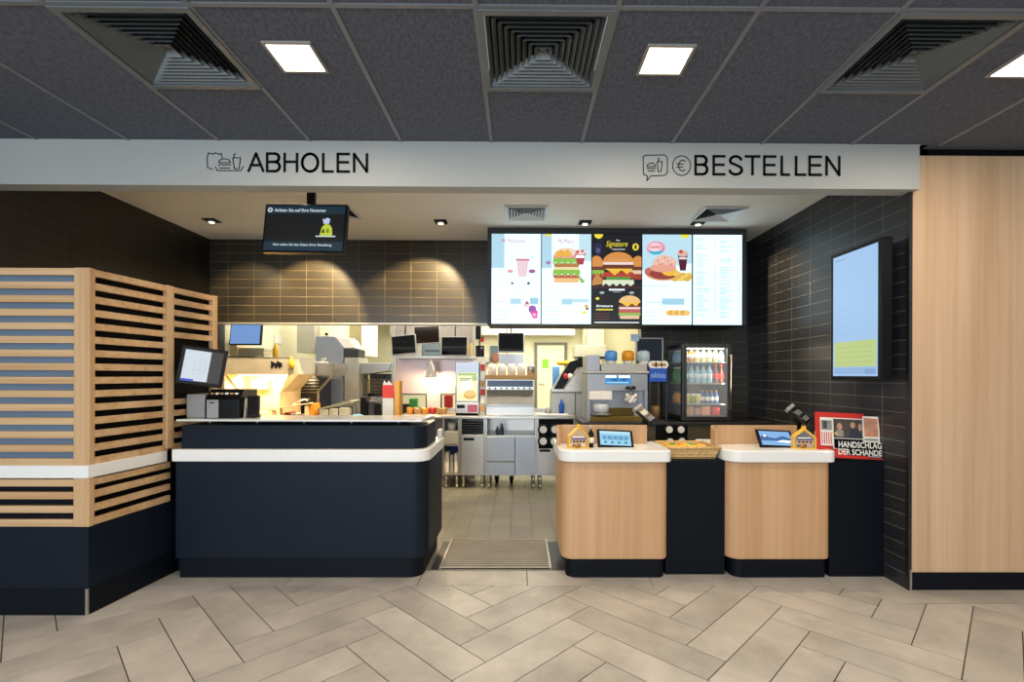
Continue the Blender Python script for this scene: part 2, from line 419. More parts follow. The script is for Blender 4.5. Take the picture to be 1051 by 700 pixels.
# walls
mb = MB(); mb.box(XR, XR+.14, 3.36, DB+.3, 0, CEIL, M_tile_side); struct(mb, 'wall_right')
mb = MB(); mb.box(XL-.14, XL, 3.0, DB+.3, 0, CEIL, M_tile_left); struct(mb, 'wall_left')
xo = X(658, DB)
mb = MB(); mb.box(XL, XR, DB, DB+.15, 2.045, CEIL, M_tile_back); mb.box(xo, XR, DB, DB+.15, 0, 2.045, M_tile_back); struct(mb, 'wall_back')
mb = MB(); mb.box(XL, xo, DB-.006, DB+.152, 2.030, 2.046, M_steelw); struct(mb, 'trim_2')
# oak wall panel, with shadow gap and plinth
mb = MB(); mb.box(XR+.02, 5.2, 3.345, 3.36, .118, 2.95, M_oak); struct(mb, 'wall_front_right')
mb = MB(); mb.box(XR+.012, 5.2, 3.36, 3.42, 0, CEIL, M_blackm); struct(mb, 'wall_front_backing')
mb = MB(); mb.box(XR+.02, 5.2, 3.338, 3.36, 0, .117, M_plinth); struct(mb, 'baseboard_right')
mb = MB(); mb.box(XR-.002, XR+.02, 3.332, 3.36, 0, 2.7, M_dksteel)
mb.box(XR+.006, XR+.018, 3.326, 3.333, 0, .14, M_steel); struct(mb, 'trim_3')
# dining room sides and shop front behind the camera
mb = MB(); mb.box(5.2, 5.34, -4.5, 3.42, 0, CEIL, M_header); struct(mb, 'wall_dining_right')
mb = MB(); mb.box(-5.34, -5.2, -4.5, 3.42, 0, CEIL, M_header); struct(mb, 'wall_dining_left')
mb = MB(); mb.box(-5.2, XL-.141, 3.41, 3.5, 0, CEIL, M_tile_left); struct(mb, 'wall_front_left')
# kitchen shell
mb = MB(); mb.box(-3.7, 2.8, 10.0, 10.15, 0, 2.62, M_cream); struct(mb, 'wall_kitchen_back')
mb = MB(); mb.box(XL-.14, XL, DB+.3, 10, 0, 2.62, M_cream); struct(mb, 'wall_kitchen_left')
mb = MB(); mb.box(XR, XR+.14, DB+.3, 10, 0, 2.62, M_cream); struct(mb, 'wall_kitchen_right')
mb = MB(); mb.box(-3.7, 2.8, DB+.15, 10.15, 2.62, 2.72, M_plaster); struct(mb, 'ceiling')
mb = MB(); mb.pbox(400, 590, 318, 343, 9.6, .39, mat('duct_white', '#f0eee2', .5)); struct(mb, 'trim_4')

# header lettering
def arc(cx, cy, rx, ry, a0, a1, n=12): return [(cx+rx*math.cos(math.radians(a0+(a1-a0)*i/n)), cy-ry*math.sin(math.radians(a0+(a1-a0)*i/n))) for i in range(n+1)]
def up(q): return [(x, 1-y) for x, y in q]
LET = {'A': [[(0, 0), (.5, 1), (1, 0)], [(.17, .34), (.83, .34)]],
 'B': [[(0, 0), (0, 1)], [(0, 1), (.6, 1)]+up(arc(.6, .235, .34, .235, 90, -90, 8))+[(0, .53)], [(.55, .53)]+up(arc(.6, .735, .4, .265, 90, -90, 8))+[(0, 0)]],
 'H': [[(0, 0), (0, 1)], [(1, 0), (1, 1)], [(0, .54), (1, .54)]], 'O': [up(arc(.5, .5, .5, .5, 0, 360, 28))],
 'L': [[(0, 1), (0, 0), (1, 0)]], 'E': [[(1, 1), (0, 1), (0, 0), (1, 0)], [(0, .53), (.92, .53)]], 'N': [[(0, 0), (0, 1), (1, 0), (1, 1)]],
 'T': [[(0, 1), (1, 1)], [(.5, 1), (.5, 0)]],
 'S': [up(arc(.5, .25, .45, .25, 15, 180, 9))+[(.1, .64), (.5, .53), (.9, .40)]+up(arc(.5, .74, .5, .26, 0, -170, 10))]}
def lettering(word, spans, y0, y1, label):
    x0, x1 = spans[0][0], spans[-1][1]; a = at(x0, y1, 3.288); b = at(x1, y0, 3.288)
    A = Art(a, (1, 0, 0), (0, 0, 1), b.x-a.x, b.z-a.z); h = .0065/(b.z-a.z)
    for ch, (p, q) in zip(word, spans):
        g = (p-x0)/(x1-x0)+h*.12; k = (q-p)/(x1-x0)-h*.24
        for st in LET[ch]: A.line([(g+k*u, h+(1-2*h)*v) for u, v in st], .0175, M_blackm)
    return A.build('wall_lettering', label=label, cat='lettering')
sc_ = lambda L, o, s_: [(a_/s_+o, b_/s_+o) for a_, b_ in L]
lettering('ABHOLEN', sc_([(322, 405), (417, 489), (507, 578), (597, 685), (705, 762), (780, 845), (864, 937)], 190, 5), 157.3, 176.6, 'thin black capitals reading ABHOLEN on the white header')
lettering('BESTELLEN', sc_([(304, 365), (387, 445), (460, 524), (533, 605), (619, 678), (699, 741), (765, 815), (827, 888), (905, 971)], 645, 4.472), 160.2, 179.8, 'thin black capitals reading BESTELLEN on the white header')
def picto(x0, x1, y0, y1, lines, label, texts=()):
    a = at(x0, y1, 3.288); b = at(x1, y0, 3.288)
    A = Art(a, (1, 0, 0), (0, 0, 1), b.x-a.x, b.z-a.z)
    for pts, cl in lines: A.line([((p[0]-x0)/(x1-x0), (y1-p[1])/(y1-y0)) for p in pts], .006, M_blackm, cl)
    for t, q in texts: A.text(t, (q[0]-x0)/(x1-x0), (y1-q[3])/(y1-y0), (q[2]-x0)/(x1-x0), (y1-q[1])/(y1-y0), M_blackm)
    return A.build('pictogram', label=label, cat='pictogram')
picto(211, 251, 156, 177, [
    ([(218, 174), (213, 172), (212.5, 162), (214, 157), (218, 158.5), (221, 157), (225, 158.5), (227, 157.5), (228, 162)], False),
    ([(221, 171), (223, 175), (247, 175), (250, 171)], False),
    (arc(230.5, 167, 6, 4, 0, 180)+[(236.5, 167)], False), ([(224, 169.5), (227, 168.7), (230, 169.8), (233, 168.7), (237, 169.5)], False), ([(225, 172.5), (236, 172.5)], False),
    ([(239, 162), (247, 162), (245.5, 173), (240.5, 173), (239, 162)], False), ([(240.5, 162), (240, 158.5), (242, 158)], False)],
    'line pictogram of bag, burger and cup on tray left of ABHOLEN')
picto(659, 685, 158, 186, [
    ([(660, 161), (663, 159.5), (682, 159), (685, 162), (685, 177), (682, 180), (668, 180.5), (664, 185.5), (664.5, 180.5), (660.5, 179), (660, 161)], False),
    (arc(668.5, 171, 4.5, 3.5, 0, 180)+[(673, 171)], False), ([(664, 173), (673, 173)], False), ([(665, 175.5), (672, 175.5)], False),
    ([(674.5, 166), (679.5, 166), (678.5, 176), (675.5, 176), (674.5, 166)], False), ([(676, 166), (675.5, 163), (677, 162.5)], False)],
    'speech bubble pictogram with burger and cup left of BESTELLEN')
picto(690, 710, 159, 181, [(arc(699.6, 170, 9.3, 10, 0, 360, 24), False), (arc(700.5, 170, 4, 5.5, 50, 310), False), ([(694.5, 168.5), (701, 168.5)], False), ([(694.5, 171.5), (701, 171.5)], False)],
      'round euro coin pictogram touching the word BESTELLEN')

# ceiling diffusers
def diffuser(cx, cy, half, n, label, white, group, depth=.03):
    t = thing('ceiling_vent', (cx, cy, CEIL-.012), label, 'vent', group)
    fm = mat('vent_grey', '#747979', .45, .2) if not white else mat('vent_white', '#dfe3e6', .4, .1)
    def ring(mb, h0, h1, z0, z1, m):
        P = lambda h, z: [(cx-h, cy-h, z), (cx+h, cy-h, z), (cx+h, cy+h, z), (cx-h, cy+h, z)]
        a, b_ = P(h0, z0), P(h1, z1)
        for i in range(4):
            j = (i+1) % 4; mb.face([a[i], a[j], b_[j], b_[i]], m)
    def rring(mb, h0, h1, z0, z1):
        for (p, q) in ((h0, h1),):
            mb.box(cx-p, cx+p, cy-p, cy-q, z0, z1, fm); mb.box(cx-p, cx+p, cy+q, cy+p, z0, z1, fm)
            mb.box(cx-p, cx-q, cy-q, cy+q, z0, z1, fm); mb.box(cx+q, cx+p, cy-q, cy+q, z0, z1, fm)
    mb = MB(); rring(mb, half, half*.9, CEIL-.014, CEIL-.0065); mb.build('frame', t)
    mb = MB(); st = half*.9/(n+.6)
    zl0, zl1 = (CEIL-depth, CEIL-.0045) if white else (CEIL-.004, CEIL+.026)
    for k in range(n):                       # inclined louvre blades, one square ring inside the other
        ho = half*.9-st*k-.002; hi = ho-st*.6
        zt = -.001
        ring(mb, ho, hi, zl0, zl1, fm); ring(mb, ho-.0015, hi-.0015, zl0+.0015, zl1+.0015, fm)
    mb.build('louvres', t)
    mb = MB(); h = half*.9-st*n; mb.box(cx-h, cx+h, cy-h, cy+h, zl1-.004, zl1-.002, fm); mb.build('centre_plate', t)
    mb = MB(); mb.box(cx-half*.85, cx+half*.85, cy-half*.85, cy+half*.85, (CEIL-.004 if white else CEIL+.05), (CEIL-.003 if white else CEIL+.052), M_blackm); mb.build('backing', t)
    return t
for cx, lab in ((.11, 'grey square ceiling diffuser over the middle of the opening'), (-1.69, 'grey square ceiling diffuser at the left end of the dining ceiling'), (1.91, 'grey square ceiling diffuser at the right end of the dining ceiling')):
    diffuser(cx, 2.385, .297, 9, lab, False, 'large diffusers in the grey ceiling')
for px, lab in ((540, 'small white diffuser in the inner ceiling above the menu screens'), (737, 'small white diffuser in the inner ceiling by the right tiled wall'), (343, 'small white diffuser half hidden by the hanging order display')):
    diffuser(X(px, 4.72), 4.72, .2, 6, lab, True, 'small diffusers in the inner ceiling', .022)
# dining lights
def panel(cx, cy, label, power=16):
    t = thing('ceiling_light', (cx, cy, CEIL-.012), label, 'light', 'square lights in the grey ceiling')
    fm = mat('light_frame', '#98928a', .5)
    mb = MB(); h = .115
    mb.box(cx-h, cx+h, cy-h, cy-h+.014, CEIL-.012, CEIL-.001, fm); mb.box(cx-h, cx+h, cy+h-.014, cy+h, CEIL-.012, CEIL-.001, fm)
    mb.box(cx-h, cx-h+.014, cy-h+.014, cy+h-.014, CEIL-.012, CEIL-.001, fm); mb.box(cx+h-.014, cx+h, cy-h+.014, cy+h-.014, CEIL-.012, CEIL-.001, fm); mb.build('frame', t)
    mb = MB(); mb.box(cx-h+.014, cx+h-.014, cy-h+.014, cy+h-.014, CEIL-.009, CEIL-.002, E('#fff0d8', 9)); mb.build('diffuser', t)
    l = area('panel_lamp', (cx, cy, CEIL-.02), (0, 0, 0), .19, .19, power, (1.0, .88, .74))
LB = {(-1.09, 2.42): 'square ceiling light left of the middle diffuser', (.71, 2.42): 'square ceiling light right of the middle diffuser', (2.51, 2.42): 'square ceiling light cut off by the right edge of the photo'}
for cx in (-2.89, -1.09, .71, 2.51, 4.31):
    for cy in (2.42, .6, -1.8):
        if cy == 2.42:
            if (cx, cy) in LB: panel(cx, cy, LB[(cx, cy)])
            continue
        area('panel_lamp', (cx, cy, CEIL-.02), (0, 0, 0), .19, .19, 16, (1.0, .86, .7))
# recessed spots of the inner ceiling
def spot(px, label, power, X_=None, D_=5.0, tilt=.12, cone=72, blend=.35, ry=0):
    cx = X(px, D_) if X_ is None else X_
    t = thing('recessed_spotlight', (cx, D_, CEIL-.01), label, 'light', 'recessed square spotlights in the inner ceiling')
    h = .062; mb = MB()
    mb.box(cx-h, cx+h, D_-h, D_-h+.012, CEIL-.01, CEIL-.0005, M_black); mb.box(cx-h, cx+h, D_+h-.012, D_+h, CEIL-.01, CEIL-.0005, M_black)
    mb.box(cx-h, cx-h+.012, D_-h+.012, D_+h-.012, CEIL-.01, CEIL-.0005, M_black); mb.box(cx+h-.012, cx+h, D_-h+.012, D_+h-.012, CEIL-.01, CEIL-.0005, M_black); mb.build('bezel', t)
    mb = MB(); mb.box(cx-h+.012, cx+h-.012, D_-h+.012, D_+h-.012, CEIL-.004, CEIL-.001, M_blackm); mb.build('recess', t)
    mb = MB(); mb.cyl((cx, D_, CEIL-.024), .034, .019, M_steel2, seg=20, r2=.04); mb.cyl((cx, D_, CEIL-.026), .026, .003, E('#ffe6bf', 6), seg=20); mb.build('lamp', t)
    l = bpy.data.lights.new('spot_beam', 'SPOT'); l.energy = power; l.color = (1, .76, .44); l.spot_size = math.radians(cone); l.spot_blend = blend; l.shadow_soft_size = .03
    o = bpy.data.objects.new('spot_beam', l); C.objects.link(o); o.location = (cx, D_, CEIL-.035); o.rotation_euler = (tilt, ry, 0)
    return t
spot(452, 'recessed spotlight nearest the hanging order display', 340, tilt=.66, ry=.42)
spot(600, 'recessed spotlight above the dark middle menu screen', 22, tilt=0)
spot(716, 'recessed spotlight beside the right small diffuser', 150, tilt=.0, ry=-.62, cone=85, blend=.6)
spot(0, 'recessed spotlight left of the hanging order display', 400, X_=-2.15, tilt=.66, ry=.3)
spot(0, 'recessed spotlight near the left tiled wall', 90, X_=-3.1, tilt=.6, cone=80, blend=.6)

# ------------------------------------------------------------------ slatted oak booth on the left
def lerp(a, b, t): return a+(b-a)*t
BX0, BY0, BX1, BY1 = -2.585, 2.99, -2.475, 4.06
zs = [Z(277+13.9*k, 2.99) for k in range(15)]; zl = [Z(y, 2.99) for y in (493, 506, 520, 534)]
SH = 7.2*2.99/508
t = thing('slatted_screen', (BX0-.02, BY0+.02, 0), 'oak slatted screen over dark base with white rail at the dining side', 'screen')
sd = Vector((BX1-BX0, BY1-BY0, 0)); sl = sd.length; sd.normalize(); sn = Vector((sd.y, -sd.x, 0))   # side direction and outward normal
M_side = Matrix((( sd.x, -sn.x, 0, BX0), (sd.y, -sn.y, 0, BY0), (0, 0, 1, 0), (0, 0, 0, 1)))   # local x along the side, y inwards
M_fr = mat('booth_panel_blue_sheen', '#66788a', .3, 0, .05, 3)  # dark blue panel, its colour lightened for reflected daylight
mb = MB(); mb.box(-4.6, BX0-.02, BY0+.035, BY0+.06, .9, 2.07, M_fr); mb.build('front_backing_panel', t)
mb = MB(); mb.box(-4.6, BX0-.02, BY0+.035, BY0+.06, .53, .899, M_plinth); mb.build('front_backing_panel', t, 'near black panel below the rail')  # lower part of the panel, without that reflected daylight
mb = MB(); mb.box(.06, sl, .05, .07, .53, 2.07, M_blackm, M=M_side); mb.build('side_backing_panel', t)
mb = MB()
for z in zs+zl: mb.box(-4.6, BX0-.085, BY0+.004, BY0+.03, z-SH, z, M_slat, .0015)
mb.build('front_slats', t)
mb = MB()
for i, z in enumerate(zs):
    mb.box(.035, .60, .006, .03, z-SH, z, M_slat, .0015, M=M_side)
    if i < 5 or i > 9: mb.box(.64, sl-.03, .006, .03, z-SH, z, M_slat, .0015, M=M_side)
for z in zl: mb.box(.035, .62, .006, .03, z-SH, z, M_slat, .0015, M=M_side)
mb.build('side_slats', t)
ztop, zb = zs[0]+.002, zl[-1]-SH
mb = MB(); mb.box(BX0-.09, BX0-.03, BY0, BY0+.035, zb, ztop, M_post, .002); mb.build('post', t)
mb = MB(); mb.box(BX0-.03, BX0+.004, BY0-.001, BY0+.04, zb, ztop, M_post, .002); mb.build('post', t)
mb = MB(); mb.box(.58, .64, -.003, .035, .915, ztop, M_post, .002, M=M_side); mb.build('post', t)
mb = MB(); mb.box(sl-.04, sl+.01, -.003, .035, .915, ztop, M_post, .002, M=M_side); mb.build('post', t)
mb = MB(); mb.box(.64, sl-.04, .03, .045, zs[9]-SH, zs[5]-.0+SH*.0, M_blackm, M=M_side); mb.build('monitor_backing', t)
z0, z1 = Z(491.5, 2.99), Z(478.5, 2.99)
mb = MB(); mb.prism([(-4.6, BY0-.008), (BX0+.006, BY0-.008), (BX0+.006+.06, 3.56), (BX0+.03, 3.56), (BX0-.01, BY0+.03), (-4.6, BY0+.03)], z0, z1, M_white, bev=.004)
mb.build('rail', t, 'white solid rail wrapping the corner')
mb = MB(); mb.prism([(-4.6, BY0+.004), (BX0-.002, BY0+.004), (BX1-.005, BY1), (BX1-.1, BY1), (-4.6, BY1)], 0, zb-.001, M_navy)
mb.prism([(-4.6, BY0+.0), (BX0-.002, BY0-.0), (BX1-.002, BY1), (BX1-.05, BY1), (BX0-.06, BY0+.1), (-4.6, BY0+.1)], 0, .16, M_plinth)
mb.build('base', t)
mb = MB(); mb.box(BX0-.012, BX0+.002, BY0-.006, BY0+.004, 0, .16, M_steel); mb.build('corner_guard', t, 'short brushed metal corner guard')

# filler between booth and counter
mb = MB(); mb.box(-2.508, -2.446, 3.66, 3.70, 0, .84, M_plinth); mb.build('filler_panel', label='narrow black panel closing the gap between slatted screen and collection counter', cat='panel')

# ------------------------------------------------------------------ collection counter
t = thing('service_counter', (-1.55, 3.9, 0), 'long anthracite collection counter with white band and raised glass shelf', 'counter')
cx0, cx1 = X(177, 3.52), -.655
mb = MB(); mb.prism(rrect(cx0+.02, cx1, 3.53, 4.25, (0, .10, .04, 0)), .142, .834, M_navy, bev=.004); mb.build('body', t)
mb = MB(); mb.prism(rrect(cx0+.04, cx1-.035, 3.545, 4.22, (0, .10, .04, 0)), 0, .142, M_plinth); mb.build('plinth', t)
mb = MB(); mb.prism(rrect(cx0, cx1+.012, 3.51, 4.27, (0.01, .11, .04, 0)), .832, .917, M_white, bev=.006); mb.build('band', t, 'white solid band around the counter')
mb = MB(); rx0 = X(186, 3.56); mb.prism(rrect(rx0, cx1-.02, 3.56, 4.05, (0.01, .10, .04, 0)), .917, 1.083, M_navy, bev=.003); mb.build('riser', t)
mb = MB(); mb.box(cx1-.03, cx1+.002, 4.14, 4.25, .917, .99, M_white, .006); mb.build('end_block', t, 'small white upright block at the end of the band')
mb = MB(); mb.prism([(X(181, 3.6), 3.60), (X(433, 3.6), 3.60), (X(443, 4.0), 4.0), (-2.455, 4.0)], 1.108, 1.122, mat('shelf_glass_white', '#dcdcd6', .15, 0, .02, 3), bev=.002); mb.build('glass_shelf', t, 'pale glass shelf with a narrow gap under it')
for x in (-2.3, -1.95, -1.6, -1.25, -.9):
    mb = MB(); mb.cyl((x, 3.70, 1.083), .01, .026, M_steel, seg=12); mb.build('shelf_support', t)
mb = MB(); mb.box(rx0+.15, -.85, 3.8, 3.85, 1.0825, 1.105, M_black); mb.build('shelf_gap_strip', t)  # black strip filling the gap under the glass shelf

# POS monitor beside the booth
def screen_mb(): return MB()
t = thing('order_monitor', (X(208, 3.75), 3.75, 1.2), 'black touch monitor mounted against the slatted screen above the counter', 'monitor')
a = at(181, 400, 3.62); b = at(226, 400, 3.72)
def tilted(c, w, h, d, rx, ry, rz): return Matrix.Translation(c) @ Matrix.Rotation(rz, 4, 'Z') @ Matrix.Rotation(ry, 4, 'Y') @ Matrix.Rotation(rx, 4, 'X')
Mt = tilted(at(207.5, 376.2, 3.66), 0, 0, 0, math.radians(-9), math.radians(8), math.radians(26))
Wm, Hm = .295, .285
mb = MB(); mb.M = Mt; mb.box(-Wm/2, Wm/2, 0, .035, -Hm/2, Hm/2, M_black, .006); mb.build('housing', t)
R = (Mt.to_3x3() @ Vector((1, 0, 0))); U = (Mt.to_3x3() @ Vector((0, 0, 1)))
def face_art(Mt, W, H, off=0.0): return Art(Mt @ Vector((-W/2, -off, -H/2)), Mt.to_3x3() @ Vector((1, 0, 0)), Mt.to_3x3() @ Vector((0, 0, 1)), W, H)
A = face_art(Mt, Wm-.05, Hm-.05, .001); A.rect(0, 0, 1, 1, E('#1a1d1c', 1)); A.rect(.02, .02, .68, .98, E('#cfdbe4', .95)); A.rect(.02, .0, .34, .07, E('#2b46c8', 1))
for k in range(5): A.rect(.3, .25+.12*k, .58, .256+.12*k, E('#9fb0bd', 1))
for u in (.3, .45, .58): A.rect(u, .25, u+.006, .74, E('#9fb0bd', 1))
A.build('screen', t)
mb = MB(); p = Mt @ Vector((0, .03, 0)); mb.tube([p, (p.x-.06, 3.82, p.z), (-2.487, 3.84, p.z)], .016, M_black); mb.box(-2.487, -2.465, 3.78, 3.9, p.z-.05, p.z+.05, M_black); mb.build('wall_arm', t)

# cash printer block on the shelf
t = thing('receipt_printer', (X(215, 3.8), 3.78, 1.122), 'grey and black receipt printer standing on the glass shelf', 'printer')
x0, x1 = X(194, 3.75), X(243, 3.75); 
mb = MB(); mb.box(x0, X(213, 3.75), 3.72, 3.95, 1.122, 1.30, M_grey, .008); mb.build('side_case', t)
mb = MB(); mb.prism([(3.69, 1.122), (3.69, 1.26), (3.76, 1.335), (3.95, 1.335), (3.95, 1.122)], X(211, 3.7), X(250, 3.75), M_black, axis='x', bev=.006); mb.build('case', t)
mb = MB(); mb.box(X(212, 3.68), X(224, 3.68), 3.68, 3.69, 1.125, 1.26, M_grey, .003); mb.box(X(215, 3.68), X(220, 3.68), 3.677, 3.681, 1.235, 1.243, M_black); mb.build('front_plate', t, 'grey front plate with slot')
mb = MB()
for k in range(6): mb.box(X(216+5*k, 3.72), X(219+5*k, 3.72), 3.722, 3.735, 1.298, 1.312, M_paper if k % 2 else M_card)
mb.build('buttons', t)
t = thing('card_terminal', (X(261, 3.8), 3.8, 1.122), 'dark card terminal leaning beside the receipt printer on the glass shelf', 'card terminal')
Mk = tilted(Vector((X(259.5, 3.76), 3.76, 1.21)), 0, 0, 0, math.radians(-20), math.radians(-6), .1)
mb = MB(); mb.M = Mk; mb.box(-.045, .045, 0, .035, -.085, .085, M_black, .01); mb.build('case', t)
mb = MB(); mb.M = Mk; mb.box(-.06, -.05, -.005, .04, -.09, .07, M_steelw, .003); mb.build('side_bar', t, 'pale side bar')
mb = MB(); mb.box(X(254, 3.8), X(264, 3.8), 3.78, 3.86, 1.122, 1.14, M_black, .004); mb.build('foot', t)

# red and orange carton stand at the end of the shelf
t = thing('carton_holder', (X(402, 4.6), 4.6, Z(425, 4.6)), 'red, white and orange upright carton holder behind the glass shelf', 'holder')
D = 4.6; zt = Z(432, D)
mb = MB(); mb.pbox(392.5, 404, 402, 450, D, .10, M_paper, .002); mb.build('back_card', t, 'whitish lower card')
mb = MB(); mb.pbox(392.5, 404, 395, 408.5, D-.004, .008, mat('bright_red', '#e2341f', .5), .001); mb.prism([(X(393, D), Z(395.5, D)), (X(394.5, D), Z(391, D)), (X(397, D), Z(394, D)), (X(399, D), Z(391, D)), (X(402, D), Z(394.5, D)), (X(403, D), Z(395.5, D))], D-.004, D+.004, M_paper, axis='y'); mb.build('red_front', t, 'bright red card at the top')
mb = MB(); mb.pbox(404.5, 410, 391, 450, D-.01, .12, mat('amber', '#e8a23a', .5), .002); mb.build('orange_post', t, 'orange upright strip')
mb = MB(); mb.pbox(388, 414, 446, 480, D-.02, .2, M_navy, .003); mb.box(X(388, D), X(414, D), 4.58, 4.78, 0, Z(479, D), M_navy, .003); mb.build('pedestal', t)

# ------------------------------------------------------------------ hanging order display
t = thing('hanging_display', (X(312, 3.9), 3.9, Z(262, 3.9)), 'black flat display hanging from the ceiling showing order status text', 'display')
D = 3.85; Md = tilted(at(312.5, 234.3, D), 0, 0, 0, math.radians(-7), math.radians(1.2), math.radians(-3))
Wd, Hd = 86*D/508, 51.5*D/508
mb = MB(); mb.M = Md; mb.box(-Wd/2, Wd/2, 0, .05, -Hd/2, Hd/2, M_black, .004); mb.build('housing', t)
A = face_art(Md, Wd-.028, Hd-.028, .001)
A.rect(0, 0, 1, 1, E('#04070d', 1)); A.rect(0, .82, 1, 1, E('#0c2a3a', 1)); A.rect(0, 0, 1, .2, E('#0e2c3c', 1))
wt = E('#dfeef2', .9)
A.ell(.045, .905, .03, .052, wt); A.ell(.045, .905, .015, .028, E('#0c2a3a', 1))
A.text('Achten Sie auf Ihre Nummer', .10, .865, .76, .94, wt, .012)
A.text('Hier sehen Sie den Status Ihrer Bestellung', .12, .09, .86, .16, wt, .012)
ye = E('#c8d63a', .9)
A.poly([(.70, .34), (.72, .52), (.76, .60), (.82, .58), (.85, .5), (.86, .34)], ye); A.poly([(.72, .40), (.74, .52), (.76, .40)], E('#04070d', 1))
A.poly([(.74, .60), (.72, .72), (.75, .70), (.78, .74), (.82, .71), (.81, .60)], E('#c3cdf0', .9)); A.rect(.65, .31, .90, .335, wt)
A.poly([(.77, .44), (.80, .52), (.82, .44), (.8, .38)], E('#7d9a20', .9))
A.build('screen', t)
mb = MB(); px = X(318, 3.9); mb.box(px-.03, px+.03, 3.9, 3.94, Z(230, 3.9), CEIL, M_black, .003); mb.box(px-.07, px+.07, 3.86, 3.98, CEIL-.012, CEIL-.0005, M_black, .003); mb.build('ceiling_pole', t)

# ------------------------------------------------------------------ menu screens
DM = 5.2
mb = MB(); mb.box(X(500, DM), X(765.5, DM), DM, DB, 1.985, CEIL, mat('bulkhead_grey', '#3c3e42', .7)); struct(mb, 'wall_bulkhead')
edges = [504, 555.6, 607.2, 658.8, 710.4, 762]
yt, yb = [240.2, 240.4, 240.6, 240.9, 241.2], [332.2, 332.5, 332.8, 333.1, 333.4]
bg = E('#cfeef8', 1.5); bg2 = E('#b2dcee', 1.0); wh = E('#f4fcff', 1.3); txt = E('#9fb6bd', 1); red = E('#d8355f', 1); yel = E('#f2e23a', 1); dk = E('#0b0d16', 1)
bun = E('#d98f45', 1); bun2 = E('#f0c483', 1); pat = E('#6b3322', 1); let = E('#8cc34a', 1); ches = E('#f6c13c', 1); tom = E('#d5402f', 1); pink = E('#e98fae', 1); mag = E('#e83aa4', 1)
names = ['menu screen with a pale pink milkshake glass, outermost on the dining-entrance side', 'menu screen with a chicken sandwich and red drink cup on pale blue', 'black menu screen with large burger and yellow script heading', 'menu screen with open burger, potato wedges and cola under a pink badge', 'menu screen filled with two columns of small price lines']
names[0] = 'menu screen with a pale pink milkshake glass in the middle'
def burger(A, u, v, w_, h_, layers):
    y = v
    for (fr, col, wf) in layers:
        hh = fr*h_
        if wf == 'top': A.ell(u, y, w_*.5, hh, col, 0, 180, 16)
        elif wf == 'wavy':
            n = 9; P = [(u-w_*.52+w_*1.04*i/n, y+(hh*.25 if i % 2 else -hh*.35)) for i in range(n+1)]+[(u+w_*.5, y+hh), (u-w_*.5, y+hh)]; A.poly(P, col)
        elif wf == 'tri': A.poly([(u-w_*.45, y+hh), (u-w_*.3, y+hh*.3), (u-w_*.12, y-hh*.9), (u+w_*.1, y+hh*.5), (u+w_*.3, y-hh*.6), (u+w_*.47, y+hh)], col)
        else:
            k = wf; e = hh/2; P = [(u-w_*k/2, y+e*.4), (u-w_*k/2+.02, y), (u+w_*k/2-.02, y), (u+w_*k/2, y+e*.4), (u+w_*k/2, y+hh-e*.4), (u+w_*k/2-.02, y+hh), (u-w_*k/2+.02, y+hh), (u-w_*k/2, y+hh-e*.4)]; A.poly(P, col)
        y += hh
